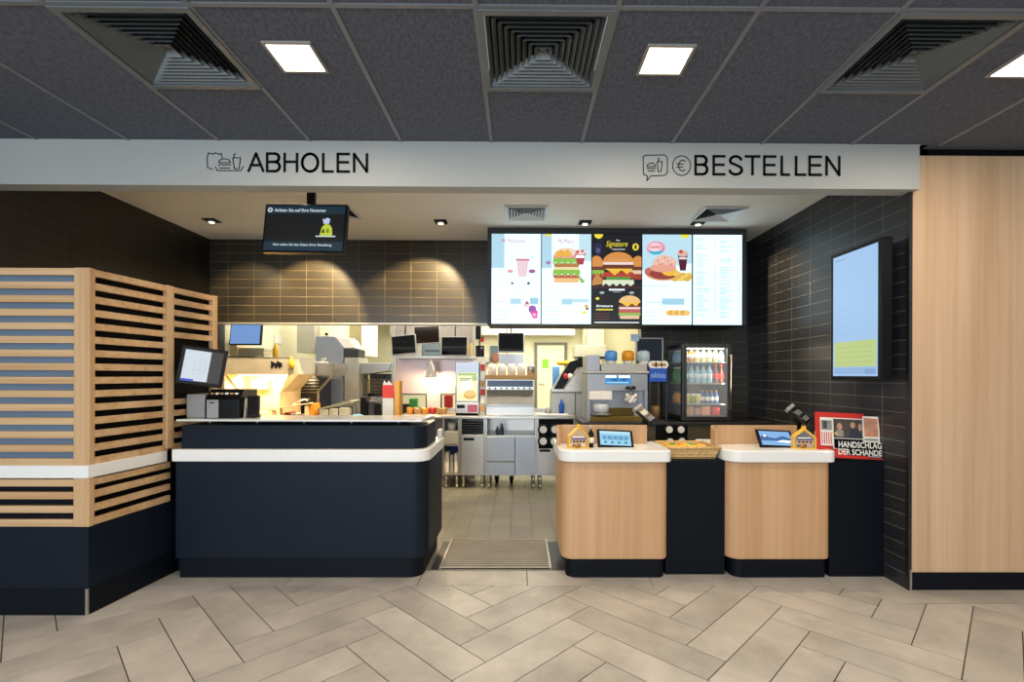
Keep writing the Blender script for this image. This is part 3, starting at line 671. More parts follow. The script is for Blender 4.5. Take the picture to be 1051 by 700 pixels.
for i in range(5):
    Ds = DM-.05; a = at(edges[i]+.35, yb[i], Ds); b = at(edges[i+1]-.35, yt[i], Ds)
    t = thing('menu_screen', ((a.x+b.x)/2, Ds+.02, a.z), names[i], 'menu screen', 'row of menu screens over the kitchen opening')
    mb = MB(); mb.box(a.x-.002, b.x+.002, Ds+.001, DM-.001, a.z-.006, b.z+.006, M_black, .002); mb.build('housing', t)
    A = Art((a.x, Ds, a.z), (1, 0, 0), (0, 0, 1), b.x-a.x, b.z-a.z); A.rect(0, 0, 1, 1, bg if i != 2 else dk)
    A.build('display_panel', t)
    A = Art((a.x, Ds-.0008, a.z), (1, 0, 0), (0, 0, 1), b.x-a.x, b.z-a.z)
    if i == 0:
        A.rect(0, .62, .5, 1, bg2); A.rect(.26, .62, .5, 1, bg)
        A.text('McMilkshake', .2, .90, .68, .945, red, shear=.2)
        A.poly([(.5, .72), (.76, .72), (.71, .52), (.54, .52)], E('#f3d9df', 1)); A.rect(.49, .70, .77, .725, E('#d88a9a', 1))
        for k in range(4): A.rect(.545+.05*k, .54, .555+.05*k, .69, E('#e6b7c2', 1))
        A.ell(.82, .585, .07, .022, E('#a05a94', 1)); A.ell(.38, .585, .06, .02, E('#eaa5a0', 1)); A.rect(.33, .55, .48, .553, txt); A.rect(.76, .55, .93, .553, txt)
        A.rect(.38, .735, .45, .742, txt); A.rect(.78, .735, .86, .745, txt)
        A.ell(.42, .45, .03, .015, E('#5f7f8a', 1)); A.ell(.75, .45, .03, .018, E('#41695a', 1)); A.rect(.61, .44, .62, .455, txt)
        A.rect(.38, .22, .6, .28, bg2); A.rect(.78, .22, .95, .29, E('#9ecfe6', 1)); A.rect(.08, .245, .27, .252, E('#c98aa0', 1))
        A.poly([(.66, .19), (.79, .19), (.74, .25), (.70, .25)], E('#b24f6c', 1)); A.ell(.73, .2, .05, .02, E('#f4ddd9', 1))
        A.ell(.83, .16, .08, .045, E('#9c4ea8', 1)); A.poly([(.78, .13), (.94, .15), (.93, .06), (.84, .06)], mag); A.ell(.87, .1, .04, .02, E('#f6b0dd', 1))
        for k in range(3): A.rect(.08, .05+.045*k, .32+.05*(k % 2), .054+.045*k, txt)
    if i == 1:
        A.rect(0, .62, .2, 1, bg2); A.rect(.75, .7, 1, 1, E('#c5e6f5', 1)); A.ell(.13, 1.0, .06, .03, yel, 180, 360)
        A.text('McMenü', .32, .895, .66, .945, red, shear=.2)
        burger(A, .50, .46, .54, .36, [(.14, bun2, .96), (.10, E('#c4583a', 1), .98), (.16, let, 'wavy'), (.08, E('#f1e3b0', 1), .96), (.12, E('#b9763f', 1), .94), (.16, let, 'wavy'), (.08, pink, 1.02), (.24, E('#f3d9c6', 1), 'top')])
        for k in range(7): A.ell(.32+.04*k, .77+.012*(k % 3), .045, .035, E('#eeb646', 1), n=10)
        A.poly([(.66, .80), (.89, .80), (.84, .66), (.72, .66)], E('#a72a3d', 1)); A.ell(.775, .80, .115, .03, E('#ead6d8', 1)); A.ell(.72, .80, .03, .02, tom); A.ell(.82, .81, .03, .015, tom); A.rect(.69, .735, .86, .765, wh)
        A.ell(.13, .68, .05, .02, E('#b07fb5', 1)); A.poly([(.74, .55), (.88, .47), (.8, .45), (.76, .5)], let)
        A.rect(.4, .215, .62, .28, bg2); A.rect(.62, .24, .95, .28, E('#c5e6f5', 1)); A.ell(.9, .2, .04, .018, E('#e8b24b', 1)); A.ell(.92, .17, .03, .015, pat); A.ell(.86, .13, .05, .015, yel)
        for k in range(4): A.rect(.08, .05+.045*k, .35, .054+.045*k, txt)
    if i == 2:
        A.ell(.13, 1.0, .09, .05, yel, 180, 360); A.ell(.12, .84, .09, .07, E('#1c2446', 1)); A.ell(.12, .82, .04, .03, E('#51527c', 1))
        A.text('The', .48, .925, .56, .94, wh); A.text('Signature', .28, .845, .72, .925, yel, 0, .35); A.text('COLLECTION', .4, .825, .66, .84, wh)
        A.ell(.88, .86, .065, .04, yel); A.ell(.88, .872, .025, .012, dk); A.ell(.88, .85, .03, .012, dk)
        A.ell(.5, .78, .03, .012, wh); A.ell(.12, .72, .06, .015, E('#cdd4c6', 1)); A.rect(.8, .715, .93, .722, wh)
        burger(A, .09, .50, .3, .2, [(.3, E('#a33b2a', 1), 1), (.2, let, 'wavy'), (.2, pat, 1), (.6, bun, 'top')])
        burger(A, .93, .50, .3, .2, [(.3, E('#a33b2a', 1), 1), (.2, E('#e6c8a8', 1), 1), (.2, pat, 1), (.6, bun, 'top')])
        A.poly([(0, .48), (.1, .56), (.2, .5), (.25, .45), (0, .43)], E('#c58a4a', 1))
        burger(A, .53, .44, .62, .33, [(.16, E('#dfe7c8', 1), 'wavy'), (.10, E('#4f9a3c', 1), .8), (.16, E('#b93a30', 1), 1.0), (.12, ches, 'tri'), (.13, pat, 1.04), (.09, E('#f0d9d2', 1), 1.0), (.34, bun, 'top')])
        for k in range(8): A.ell(.36+.05*k, .715+.02*((k*3) % 3), .008, .005, E('#f6dfae', 1), n=6)
        A.rect(.0, .40, 1, .425, E('#3d1d22', 1))
        A.rect(.34, .375, .66, .392, wh); A.rect(.42, .355, .58, .362, txt); A.ell(.2, .35, .05, .015, txt); A.ell(.8, .35, .05, .015, txt); A.ell(.11, .285, .04, .015, yel)
        A.text('Signature', .08, .185, .42, .215, wh, .02, .2); A.text('of the week', .08, .15, .42, .175, yel, .02, .2) if False else A.rect(.08, .155, .42, .17, yel)
        for k in range(3): A.rect(.06, .05+.03*k, .36, .058+.03*k, E('#6b3a3a', 1))
        burger(A, .76, .06, .44, .26, [(.16, E('#e9c7a0', 1), .9), (.1, let, 'wavy'), (.16, E('#c25a5c', 1), 1), (.08, E('#f2e3dc', 1), 1), (.10, E('#8a3d30', 1), 1), (.1, ches, 'tri'), (.30, bun2, 'top')])
        A.rect(.05, .015, .95, .024, wh)
    if i == 3:
        A.rect(0, .6, 1, 1, E('#bfe4f4', 1)); A.poly([(0, .6), (1, .6), (1, .68), (.5, .64)], bg); A.ell(.86, 1.0, .09, .04, yel, 180, 360)
        A.ell(.27, .85, .19, .075, pink); A.ell(.27, .81, .13, .035, E('#3fb7cf', 1)); A.ell(.25, .86, .15, .05, E('#f7d3df', 1)); A.text('Country', .12, .835, .39, .885, red, .02, .3)
        A.poly([(.71, .80), (.92, .80), (.88, .60), (.76, .60)], E('#58162a', 1)); A.ell(.815, .79, .115, .035, E('#d7b9b2', 1)); A.ell(.78, .81, .04, .02, tom); A.ell(.85, .80, .03, .02, E('#e3b7a0', 1)); A.rect(.74, .725, .9, .75, E('#e9d7de', 1))
        A.ell(.43, .555, .36, .07, E('#e2b37e', 1)); A.ell(.16, .585, .12, .05, E('#c26a62', 1)); A.ell(.42, .56, .28, .06, E('#9a3e36', 1)); A.ell(.55, .59, .16, .05, ches); A.ell(.45, .68, .24, .09, E('#edbfae', 1)); A.ell(.42, .63, .27, .05, E('#e7a78e', 1))
        for k in range(11): A.ell(.28+.034*k, .67+.035*((k*7) % 3), .018, .01, E('#d97f70' if k % 2 else '#f6dcc9', 1), n=8)
        for k in range(9): A.ell(.66+.04*k, .50+.028*((k*5) % 3), .075, .022, E('#f0cf6b' if k % 2 else '#e2b44c', 1), n=12)
        A.rect(.0, .425, .5, .43, txt); A.rect(.4, .22, .85, .29, E('#a9d6ec', 1)); A.rect(.08, .245, .45, .252, txt)
        for k in range(7): A.ell(.54+.06*k, .13+.035*((k*3) % 3), .07, .032, E('#e9a93f' if k % 2 else '#f3cb74', 1), n=12)
        for k in range(3): A.rect(.08, .05+.045*k, .28, .054+.045*k, txt)
    if i == 4:
        A.rect(0, 0, .012, 1, E('#8fb5c4', 1)); random.seed(4)
        for c0 in (.07, .54):
            v = .95
            while v > .07:
                if random.random() < .8:
                    A.rect(c0, v, c0+random.uniform(.12, .27), v+.006, txt)
                    if random.random() < .8: A.rect(c0+.36, v, c0+.40, v+.006, txt)
                v -= .0185
    A.build('menu_artwork', t)

# wall display on the tiled wall
t = thing('wall_display', (2.5, 3.7, Z(384, 3.43)), 'tall portrait display hung on the dark tiled wall with a pale green block low down', 'display')
XW = 2.50; Dn = XW*508/(903-533); Df = XW*508/(853-533)-.01
zt_, zb_ = 2.385, 1.45
mb = MB(); mb.box(XW, 2.575, Dn-.035, Df, zb_-.03, zt_+.03, M_black, .004); mb.build('housing', t)
mb = MB(); mb.box(2.575, XR-.001, Dn+.15, Df-.15, zb_+.2, zt_-.2, M_blackm); mb.build('bracket', t)
A = Art((XW-.001, Df-.035, zb_), (0, -1, 0), (0, 0, 1), Df-Dn-.035, zt_-zb_)
A.rect(0, 0, 1, 1, E('#9fc3ea', 1.0)); A.rect(.03, .075, .97, .28, E('#b9cc84', 1)); A.rect(.03, .015, .97, .07, E('#8fb2dc', 1)); A.rect(.74, .02, .95, .055, E('#7da0cf', 1))
A.text('Information', .04, .955, .3, .972, E('#5d7ea5', 1)) if False else A.rect(.04, .958, .3, .968, E('#7fa0c4', 1))
for k in range(9): A.rect(.04, .34+.065*k, .92, .342+.065*k, E('#93b5dc', 1))
for k in range(4): A.rect(.08, .11+.04*k, .88, .114+.04*k, E('#a5b973', 1))
A.build('screen', t)

# ------------------------------------------------------------------ order counters
def order_counter(x0, x1, label, mirror):
    t = thing('order_counter', ((x0+x1)/2, 3.8, 0), label, 'counter', 'oak fronted order counters')
    mb = MB(); mb.prism(rrect(x0, x1, 3.53, 4.12, (.09, .06, 0, 0)), .133, .834, M_oak2, bev=.012); mb.build('body', t)
    mb = MB(); mb.prism(rrect(x0+.035, x1-.02, 3.545, 4.1, (.07, .05, 0, 0)), 0, .135, M_plinth); mb.build('plinth', t)
    mb = MB(); mb.prism(rrect(x0-.02, x1+.02, 3.50, 4.15, (.11, .05, 0, 0)), .834, .917, M_white, bev=.008); mb.build('worktop', t)
    # riser with a rounded corner and a return down one side
    w_ = .02; xr = x1-.07; yb_ = 3.86
    outer = [(xr, yb_), (xr, yb_+w_)]
    mb = MB()
    mb.prism([(x0+.05, yb_), (xr, yb_), (xr, yb_+w_), (x0+.05, yb_+w_)], .917, 1.062, M_oak2, bev=.002)
    for k in range(6):
        a0, a1 = 90+15*k, 105+15*k
        q = lambda a, r: (x0+.05+(r)*math.cos(math.radians(a)), yb_-.05+w_*0+.0+(r)*math.sin(math.radians(a)))
        mb.prism([q(a0, .05), q(a1, .05), q(a1, .07), q(a0, .07)], .917, 1.062, M_oak2)
    mb.box(x0-.02, x0, yb_-.13, yb_-.05, .917, 1.04, M_oak2, .001)
    mb.build('riser', t)
    return t
UA0, UA1 = X(577, 3.53), X(686.5, 3.53); UB0, UB1 = X(748.5, 3.53), X(854.5, 3.53)
order_counter(UA0, UA1, 'oak fronted order counter with white top beside the kitchen passage', 0)
order_counter(UB0, UB1, 'oak fronted order counter with white top between basket and newspaper stand', 1)
mb = MB(); mb.box(UA1+.001, UB0-.001, 3.60, 4.1, 0, .833, M_plinth, .002); mb.build('link_counter', label='dark low counter block carrying the wicker basket between both order counters', cat='counter')
mb = MB(); mb.box(UB1+.001, XR-.002, 3.56, 4.1, 0, .833, M_plinth, .002); mb.build('link_counter', label='dark low counter block carrying the newspapers against the tiled wall', cat='counter')

ZT = .917
def tablet(px, py, D, label, dark, w_=.27, h_=.155):
    c = at(px, py, D); t = thing('tablet', (c.x, D, ZT), label, 'tablet')
    Mt = tilted(c, 0, 0, 0, math.radians(-38), math.radians(2.5), 0)
    mb = MB(); mb.M = Mt; mb.box(-w_/2, w_/2, 0, .016, -h_/2, h_/2, M_black, .006); mb.build('case', t)
    A = face_art(Mt, w_-.04, h_-.035, .001)
    if not dark:
        A.rect(0, 0, 1, 1, E('#8fd0ee', 1)); A.rect(0, .84, 1, 1, E('#bfe4f3', 1)); A.rect(.1, .35, .9, .7, E('#6fb6dd', 1))
        for k in range(5): A.rect(.08+.18*k, .42, .2+.18*k, .66, E('#5a93b8', 1))
        for k in range(4): A.ell(.17+.22*k, .2, .05, .07, E('#1f4f7c', 1), n=10)
    else:
        A.rect(0, 0, 1, 1, E('#7fb2e6', 1)); A.poly([(0, .55), (.15, .8), (.3, .55), (.5, .5), (.75, .7), (1, .5), (1, .35), (0, .3)], E('#2b5f9c', 1)); A.poly([(.1, .6), (.15, .8), (.22, .6)], wh); A.poly([(.5, .25), (.9, .2), (1, .35), (.7, .4)], wh)
    A.build('screen', t)
    p = Mt @ Vector((0, .016, -.01)); mb = MB(); mb.tube([p, (p.x, p.y+.02, p.z-.02), (p.x, p.y+.02, ZT+.006)], .014, M_black); mb.cyl((p.x, p.y+.01, ZT), .055, .01, M_black, seg=24); mb.build('stand', t)
tablet(631.5, 450, 3.70, 'black tablet with light blue screen on the counter beside the kitchen passage', False)
tablet(796, 450, 3.70, 'black tablet showing a snowy blue picture on the counter near the newspapers', True)
# donation boxes
M_ybox = mat('box_yellow', '#e9b730', .35)
def house(px0, px1, ptop, pbot, D, label, rot):
    a = at(px0, pbot, D); b = at(px1, ptop, D); w_ = (b.x-a.x)*.94; h_ = Z(ptop+5, D)-ZT; c = Vector(((a.x+b.x)/2, D, ZT)); t = thing('donation_box', tuple(c), label, 'donation box', 'house shaped donation boxes on the order counters')
    M = Matrix.Translation(c) @ Matrix.Rotation(rot, 4, 'Z'); hw = w_/2; e = h_*.58; dp = .055
    mb = MB(); mb.M = M; mb.prism([(-hw+.01, .002), (hw-.01, .002), (hw-.01, e-.006), (0, h_-.014), (-hw+.01, e-.006)], 0.004, dp-.004, G_clear, axis='y'); mb.build('clear_body', t)
    fr = [(-hw, 0), (hw, 0), (hw, e), (0, h_), (-hw, e)]; inn = [(-hw+.009, .009), (hw-.009, .009), (hw-.009, e-.004), (0, h_-.012), (-hw+.009, e-.004)]
    mb = MB(); mb.M = M
    for i in range(5):
        j = (i+1) % 5; mb.prism([fr[i], fr[j], inn[j], inn[i]], 0, dp, M_ybox, axis='y')
    mb.build('frame', t)
    mb = MB(); mb.M = M; mb.box(-.012, .012, .01, .035, h_-.012, h_+.016, M_ybox, .002); mb.build('chimney', t)
    A = Art(M @ Vector((-hw+.014, -.0, .03)), M.to_3x3() @ Vector((1, 0, 0)), (0, 0, 1), 2*hw-.028, e-.03)
    A.rect(.05, .05, .95, .6, mat('print_tan', '#c9a878', .6)); A.rect(0.05, .55, .95, .75, mat('print_violet', '#5b4a86', .6)); A.rect(.12, .8, .8, .95, M_paper)
    for k in range(4): A.ell(.2+.2*k, .35, .09, .16, mat('print_dark', '#4e3a46', .6), n=8)
    A.build('printed_sheet', t)
    mb = MB(); mb.M = M; mb.cyl((-.01, .028, .006), .032, .03, mat('coins', '#a97a4c', .4, .8), seg=14); mb.build('coins', t)
house(583, 605.5, 433, 463, 3.60, 'yellow framed house shaped donation box on the counter beside the kitchen passage', .12)
house(814.5, 838, 434, 463.5, 3.60, 'yellow framed house shaped donation box next to the newspapers', -.12)
# card terminals on stalks
def terminal(px, py, D, label, yaw, floor=ZT, w_=.082, extra=True):
    c = at(px, py, D); t = thing('payment_terminal', (c.x, D, floor), label, 'card terminal')
    Mt = tilted(c, 0, 0, 0, math.radians(-48), math.radians(-24), yaw)
    mb = MB(); mb.M = Mt; mb.box(-w_/2, w_/2, 0, .03, -.09, .075, M_black, .008); mb.build('case', t)
    mb = MB(); mb.M = Mt; mb.box(-w_/2-.006, w_/2+.006, -.006, .032, .06, .09, M_grey, .006); mb.build('card_reader', t, 'silver grey head')
    A = face_art(Mt, w_-.02, .06, .001); A.rect(0, .25, 1, 1, mat('lcd', '#5d6460', .3)); A.build('display', t)
    mb = MB(); mb.M = Mt
    for r in range(3):
        for q in range(3): mb.box(-.024+.018*q, -.012+.018*q, -.003, .001, -.08+.014*r, -.071+.014*r, M_grey)
    mb.build('keypad', t)
    mb = MB(); mb.tube([Mt @ Vector((0, .03, 0)), (c.x+.01, D+.03, c.z-.06), (c.x+.01, D+.02, floor+.004)], .024, M_black); mb.cyl((c.x+.01, D+.02, floor), .045, .012, M_black, seg=20); mb.build('stand', t)
terminal(820, 424, 3.97, 'black payment terminal on a stalk behind the snowy picture tablet', .5)
terminal(662, 424, 4.02, 'black payment terminal on a stalk behind the light blue tablet', .6)
def slip_holder(px0, px1, py0, py1, D, label):
    a = at(px0, py1, D); b = at(px1, py0, D); t = thing('sanitiser_bottle', ((a.x+b.x)/2, D, ZT), label, 'bottle'); cx = (a.x+b.x)/2; r = (b.x-a.x)/2; h = b.z-ZT
    mb = MB(); mb.lathe([(r, 0), (r, h*.62), (r*.45, h*.74), (r*.45, h*.8)], (cx, D, ZT), M_black, 16); mb.build('body', t)
    mb = MB(); mb.lathe([(r*.5, h*.8), (r*.5, h*.9), (r*.2, h)], (cx, D, ZT), M_steelw, 12); mb.build('cap', t)
    mb = MB(); mb.lathe([(r*1.02, h*.2), (r*1.02, h*.45)], (cx, D, ZT), M_paper, 16); mb.build('sticker', t, 'round whitish sticker')
slip_holder(603.5, 609.5, 436, 461, 3.66, 'slim black bottle with white sticker beside the yellow donation box and blue tablet')
slip_holder(838.5, 843, 441, 462.5, 3.66, 'slim black bottle with white sticker between donation box and newspapers')
t = thing('card_sign', (X(841, 3.75), 3.75, ZT), 'small white card sign leaning in front of the newspaper stand', 'sign')
Mt = tilted(Vector((X(840.5, 3.74), 3.74, ZT+.075)), 0, 0, 0, math.radians(-12), math.radians(16), 0)
mb = MB(); mb.M = Mt; mb.box(-.032, .032, 0, .006, -.07, .07, M_paper, .001); mb.build('card', t)
A = face_art(Mt, .05, .12, .001); A.poly([(.3, .35), (.7, .45), (.6, .75), (.35, .7)], M_black); A.build('print', t)
mb = MB(); mb.box(X(840.5, 3.74)-.03, X(840.5, 3.74)+.03, 3.735, 3.80, ZT, ZT+.008, M_black); mb.build('foot', t)

# newspaper stand
ZN = .835
t = thing('newspaper_stand', (2.35, 3.8, ZN), 'red board newspaper stand leaning by the dark tiled wall', 'stand')
Mt = Matrix.Translation(at(873.5, 471.5, 3.585)) @ Matrix.Rotation(math.radians(2.5), 4, 'Y') @ Matrix.Rotation(math.radians(-8), 4, 'X')
zz = ZN-Mt.translation.z; Mt.translation.z = ZN+.024
s_ = 3.585/508
W0, W1 = -35*s_, 31*s_
mb = MB(); mb.M = Mt; mb.box(W0, 16*s_, .006, .016, 0, 45.5*s_, M_red, .001); mb.build('back_board', t)
mb = MB(); mb.M = Mt; mb.box(W0, 16*s_, -.02, -.014, 0, 7*s_, M_red, .001); mb.box(W0, W1, -.02, .016, -.008, 0, M_red); mb.build('front_lip', t)
mb = MB(); mb.tube([(2.36, 3.625, ZN+.2), (2.36, 3.80, ZN+.006)], .006, M_black); mb.box(2.3, 2.42, 3.62, 3.81, ZN, ZN+.006, M_black); mb.build('strut', t)
def paper(u0, u1, v0, v1, off, label, fn):
    mb = MB(); mb.M = Mt; mb.box(u0*s_, u1*s_, off, off+.004, v0*s_, v1*s_, M_paper, .0005)
    o = mb.build('newspaper', None, label, 'newspaper', 'newspapers in the red stand')
    A = Art(Mt @ Vector((u0*s_, off, v0*s_)), Mt.to_3x3() @ Vector((1, 0, 0)), Mt.to_3x3() @ Vector((0, 0, 1)), (u1-u0)*s_, (v1-v0)*s_)
    fn(A)
    for q in A.mb.bm.verts: q.co -= o.location
    org = ORG[o.name]
    for q in A.mb.bm.verts: q.co += org
    A.build('printed_page', o)
P_dark = mat('photo_dark', '#4a403c', .6, 0, .3, 30); P_skin = mat('photo_skin', '#b98a74', .6, 0, .1, 20); P_warm = mat('photo_warm', '#c58a6c', .6, 0, .3, 25); P_grey = mat('photo_grey', '#8c8c84', .6, 0, .2, 25)
ink = M_black
def f1(A):
    A.rect(.05, .55, .95, .9, P_grey); A.rect(.2, .6, .55, .88, P_dark); A.rect(.05, .3, .95, .5, M_paper)
    for k in range(5): A.rect(.08+.18*k, .05, .16+.18*k, .48, M_red)
def f2(A):
    A.rect(.02, .35, .98, .97, P_dark); A.ell(.22, .72, .09, .12, P_skin); A.rect(.1, .4, .34, .6, P_grey); A.ell(.66, .78, .08, .1, P_skin); A.poly([(.5, .38), (.6, .68), (.85, .68), (.97, .38)], mat('photo_suit', '#2c3240', .6)); A.ell(.9, .72, .06, .12, P_skin)
    A.rect(.05, .46, .14, .53, M_yellow); A.rect(.02, .02, .98, .33, M_black)
def f3(A):
    A.rect(.05, .5, .93, .95, P_warm); A.ell(.5, .76, .2, .14, P_skin); A.rect(.05, .4, .9, .45, P_grey); A.rect(.05, .04, .9, .36, M_paper)
    for k in range(4): A.rect(.08, .08+.07*k, .86, .1+.07*k, P_grey)
paper(-31, -18.3, 11, 40, -.004, 'narrow newspaper with grey photo and red columns, outermost towards the card sign', f1)
paper(-18, 13.5, 8, 40, -.004, 'newspaper headlined HANDSCHLAG with a photo of suited people', f2)
paper(13.8, 30.5, 1, 43, -.004, 'pale newspaper with a warm toned portrait photo beside the tiled wall', f3)
A = Art(Mt @ Vector((-15*s_, -.0215, 2*s_)), Mt.to_3x3() @ Vector((1, 0, 0)), Mt.to_3x3() @ Vector((0, 0, 1)), 45*s_, 14*s_)
A.rect(-.0, .5, 1.0, 1, M_black); A.rect(.2, 0, 1, .5, M_black); A.text('HANDSCHLAG', 0.01, .55, 1, 1.0, M_paper, .02); A.text('DER SCHANDE', .0, .02, 1, .45, M_paper, .02)
for q in A.mb.bm.verts: q.co += A.N*0
A.build('headline', t, 'bold white headline lettering')

# basket
t = thing('wicker_basket', (X(712, 3.75), 3.78, .835), 'shallow wicker basket full of sauce packets between both order counters', 'basket')
M_wick = mat('wicker', '#c9a56b', .7, 0, .25, 60, .8)
bx0, bx1 = X(686, 3.66), X(737, 3.66); by0, by1 = 3.63, 3.98; zb_ = .836; zt_ = Z(459.5, 3.63)
mb = MB()
for k in range(7):
    f = k/6; e = .03*f; z0 = zb_+(zt_-zb_)*k/7; z1 = zb_+(zt_-zb_)*(k+1)/7; o_ = .003*(k % 2)
    X0, X1, Y0, Y1 = bx0+.02-e-o_, bx1-.02+e+o_, by0+.02-e*.6-o_, by1
    for q in ((X0, X1, Y0, Y0+.012), (X0, X1, Y1-.012, Y1), (X0, X0+.012, Y0, Y1), (X1-.012, X1, Y0, Y1)): mb.box(*q, z0, z1, M_wick, .003)
mb.box(bx0+.02, bx1-.02, by0+.02, by1, zb_, zb_+.008, M_wick)
mb.build('basket_body', t)
mb = MB(); X0, X1, Y0 = bx0-.012, bx1+.012, by0-.0; rr = .009
mb.tube([(X0, Y0, zt_), (X1, Y0, zt_), (X1, by1, zt_), (X0, by1, zt_), (X0, Y0, zt_)], rr, M_wick); mb.build('rim', t)
pc = [('yellow', M_yellow), ('red', M_red), ('orange', M_orange), ('bright yellow', M_ybox), ('green', M_green), ('dark brown', P_dark)]
random.seed(3)
mb = MB(); mb.box(bx0+.034, bx1-.034, by0+.034, by1-.014, zb_+.008, zt_-.02, M_card); mb.build('lining', t)
where = ['near the front rim', 'at the far rim', 'in the middle of the basket', 'at the basket end by the oak counter', 'at the other basket end']
k = 0
for iy in range(3):
    for ix in range(6):
        nm, mm = pc[(ix*2+iy*3+(ix*iy)) % 6]; x = bx0+.06+(bx1-bx0-.12)*ix/5; y = by0+.07+.105*iy; z = zt_-.018+random.uniform(0, .004)
        Mq = Matrix.Translation((x, y, z)) @ Matrix.Rotation(random.uniform(-.5, .5), 4, 'Z') @ Matrix.Rotation(random.uniform(-.12, .12), 4, 'X')
        mb = MB(); mb.M = Mq; mb.box(-.026, .026, -.038, .038, 0, .012, mm, .005); mb.box(-.026, .026, -.044, -.036, .004, .007, mm)
        row = ('front', 'middle', 'back')[iy]; col = ('first', 'second', 'third', 'fourth', 'fifth', 'sixth')[ix]
        mb.build('sauce_packet', None, '%s sauce packet in the wicker basket, %s row, %s from the passage side' % (nm, row, col), 'sauce packet', 'sauce packets in the basket')

# floor grating in the passage
t = thing('floor_grating', (X(510, 4.0), 4.0, 0), 'metal slatted drain grating set in the passage floor', 'grating')
gx0, gx1 = X(452, 3.70), X(566, 3.70); gy0, gy1 = 3.70, 4.36
mb = MB(); n = 16; M_dkfl = mat('pit_shade', '#15120f', .8, spec=.1)
mb.box(gx0, gx1, gy0, gy1, .0005, .003, M_dkfl); mb.build('pit_shade_sheet', t)  # flat dark sheet on the floor, painted shade of the pit below
mb = MB()
for k in range(n):
    y = gy0+.012+(gy1-gy0-.03)*k/(n-1); mb.box(gx0+.006, gx1-.006, y-.0065, y+.0065, .004, .014, mat('grating_bar', '#b9ab97', .4, .5), .002)
mb.build('bars', t)
mb = MB(); mb.box(gx0-.004, gx0+.008, gy0, gy1, 0.001, .012, M_steel); mb.box(gx1-.008, gx1+.004, gy0, gy1, 0.001, .012, M_steel); mb.build('frame', t)
mb = MB(); mb.box(cx1+.0, gx0-.006, 3.69, 4.3, .001, .004, M_dksteel); mb.build('threshold_plate', label='dark metal floor plate between grating and collection counter', cat='floor plate')
mb = MB(); mb.box(gx1+.006, UA0+.03, 3.69, 4.3, .001, .004, M_dksteel); mb.build('threshold_plate', label='dark metal floor plate between grating and oak order counter', cat='floor plate')

# ------------------------------------------------------------------ kitchen: middle run
def sp(px, D): return X(px, D)
DC = 6.3; ZC = .93
def leg(mb, x, y, z1=.2): mb.cyl((x, y, 0), .012, .05, M_steel, seg=10, r2=.02); mb.cyl((x, y, .05), .02, z1-.05, M_steel, seg=10)
t = thing('steel_worktop', (sp(500, DC), DC+.3, ZC-.05), 'long stainless steel worktop running across the kitchen passage', 'worktop')
mb = MB(); mb.box(X(408, DC), X(590, DC), DC-.02, DC+.72, ZC-.035, ZC, M_steel, .004); mb.build('top', t)
mb = MB(); mb.box(X(408, DC), X(590, DC), DC+.70, DC+.72, ZC, ZC+.05, M_steel, .002); mb.build('upstand', t)
def cab(px0, px1, label, fn, ybot=488):
    x0, x1 = X(px0, DC), X(px1, DC); zb = Z(ybot, DC); t = thing('steel_cabinet', ((x0+x1)/2, DC+.3, 0), label, 'cabinet', 'stainless steel cabinets under the worktop')
    zt = ZC-.037
    mb = MB(); mb.box(x0, x0+.018, DC, DC+.6, zb, zt, M_steel); mb.box(x1-.018, x1, DC, DC+.6, zb, zt, M_steel); mb.box(x0+.018, x1-.018, DC+.58, DC+.6, zb, zt, M_steel); mb.box(x0+.018, x1-.018, DC+.0, DC+.58, zb, zb+.018, M_steel); mb.build('carcass', t)
    for xx, yy in ((x0+.04, DC+.04), (x1-.04, DC+.04), (x0+.04, DC+.55), (x1-.04, DC+.55)): mb = MB(); leg(mb, xx, yy, zb); mb.build('leg', t)
    fn(t, x0+.018, x1-.018); return t
def z_(y): return Z(y, DC)
def c1(t, x0, x1):
    mb = MB(); mb.box(x0, x1, DC-.002, DC+.3, z_(456), z_(443), M_steelw, .003); mb.build('drawer', t)
    mb = MB(); mb.box(x0, x1, DC, DC+.57, z_(458), z_(456.5), M_steel); mb.build('shelf', t)
def c2(t, x0, x1):
    mb = MB(); mb.box(x0, x1, DC, DC+.02, z_(444), z_(432.5), M_glassb, .002)
    for k in range(4): mb.box(x0+.01, x1-.01, DC-.006, DC, z_(442.5-2.6*k), z_(441.8-2.6*k), M_dksteel)
    mb.build('vent_grille', t, 'dark slotted grille')
    mb = MB(); mb.box(x0-.004, x1+.004, DC-.02, DC, z_(487), z_(446), M_steel, .004); d = mb.build('door', t)
    mb = MB(); mb.box(X(476, DC-.02), X(487, DC-.02), DC-.026, DC-.019, z_(452), z_(449.3), M_black, .002); mb.build('handle', d, 'black recessed handle')
def c3(t, x0, x1):
    mb = MB(); mb.box(x0, x1, DC+.01, DC+.57, z_(448.6), z_(447), M_steel); mb.build('shelf', t)
    mb = MB(); mb.box(x0-.003, x1-.26, DC-.018, DC, z_(473.5), z_(448.5), M_steel2, .004); mb.build('drawer', t)
    mb = MB(); mb.box(x0-.003, x1-.26, DC-.018, DC, z_(487), z_(474.2), M_steel2, .004); mb.build('drawer', t)
    mb = MB(); mb.box(x1-.257, x1, DC-.018, DC, z_(487), z_(448.5), M_steel2, .004); mb.build('door', t)
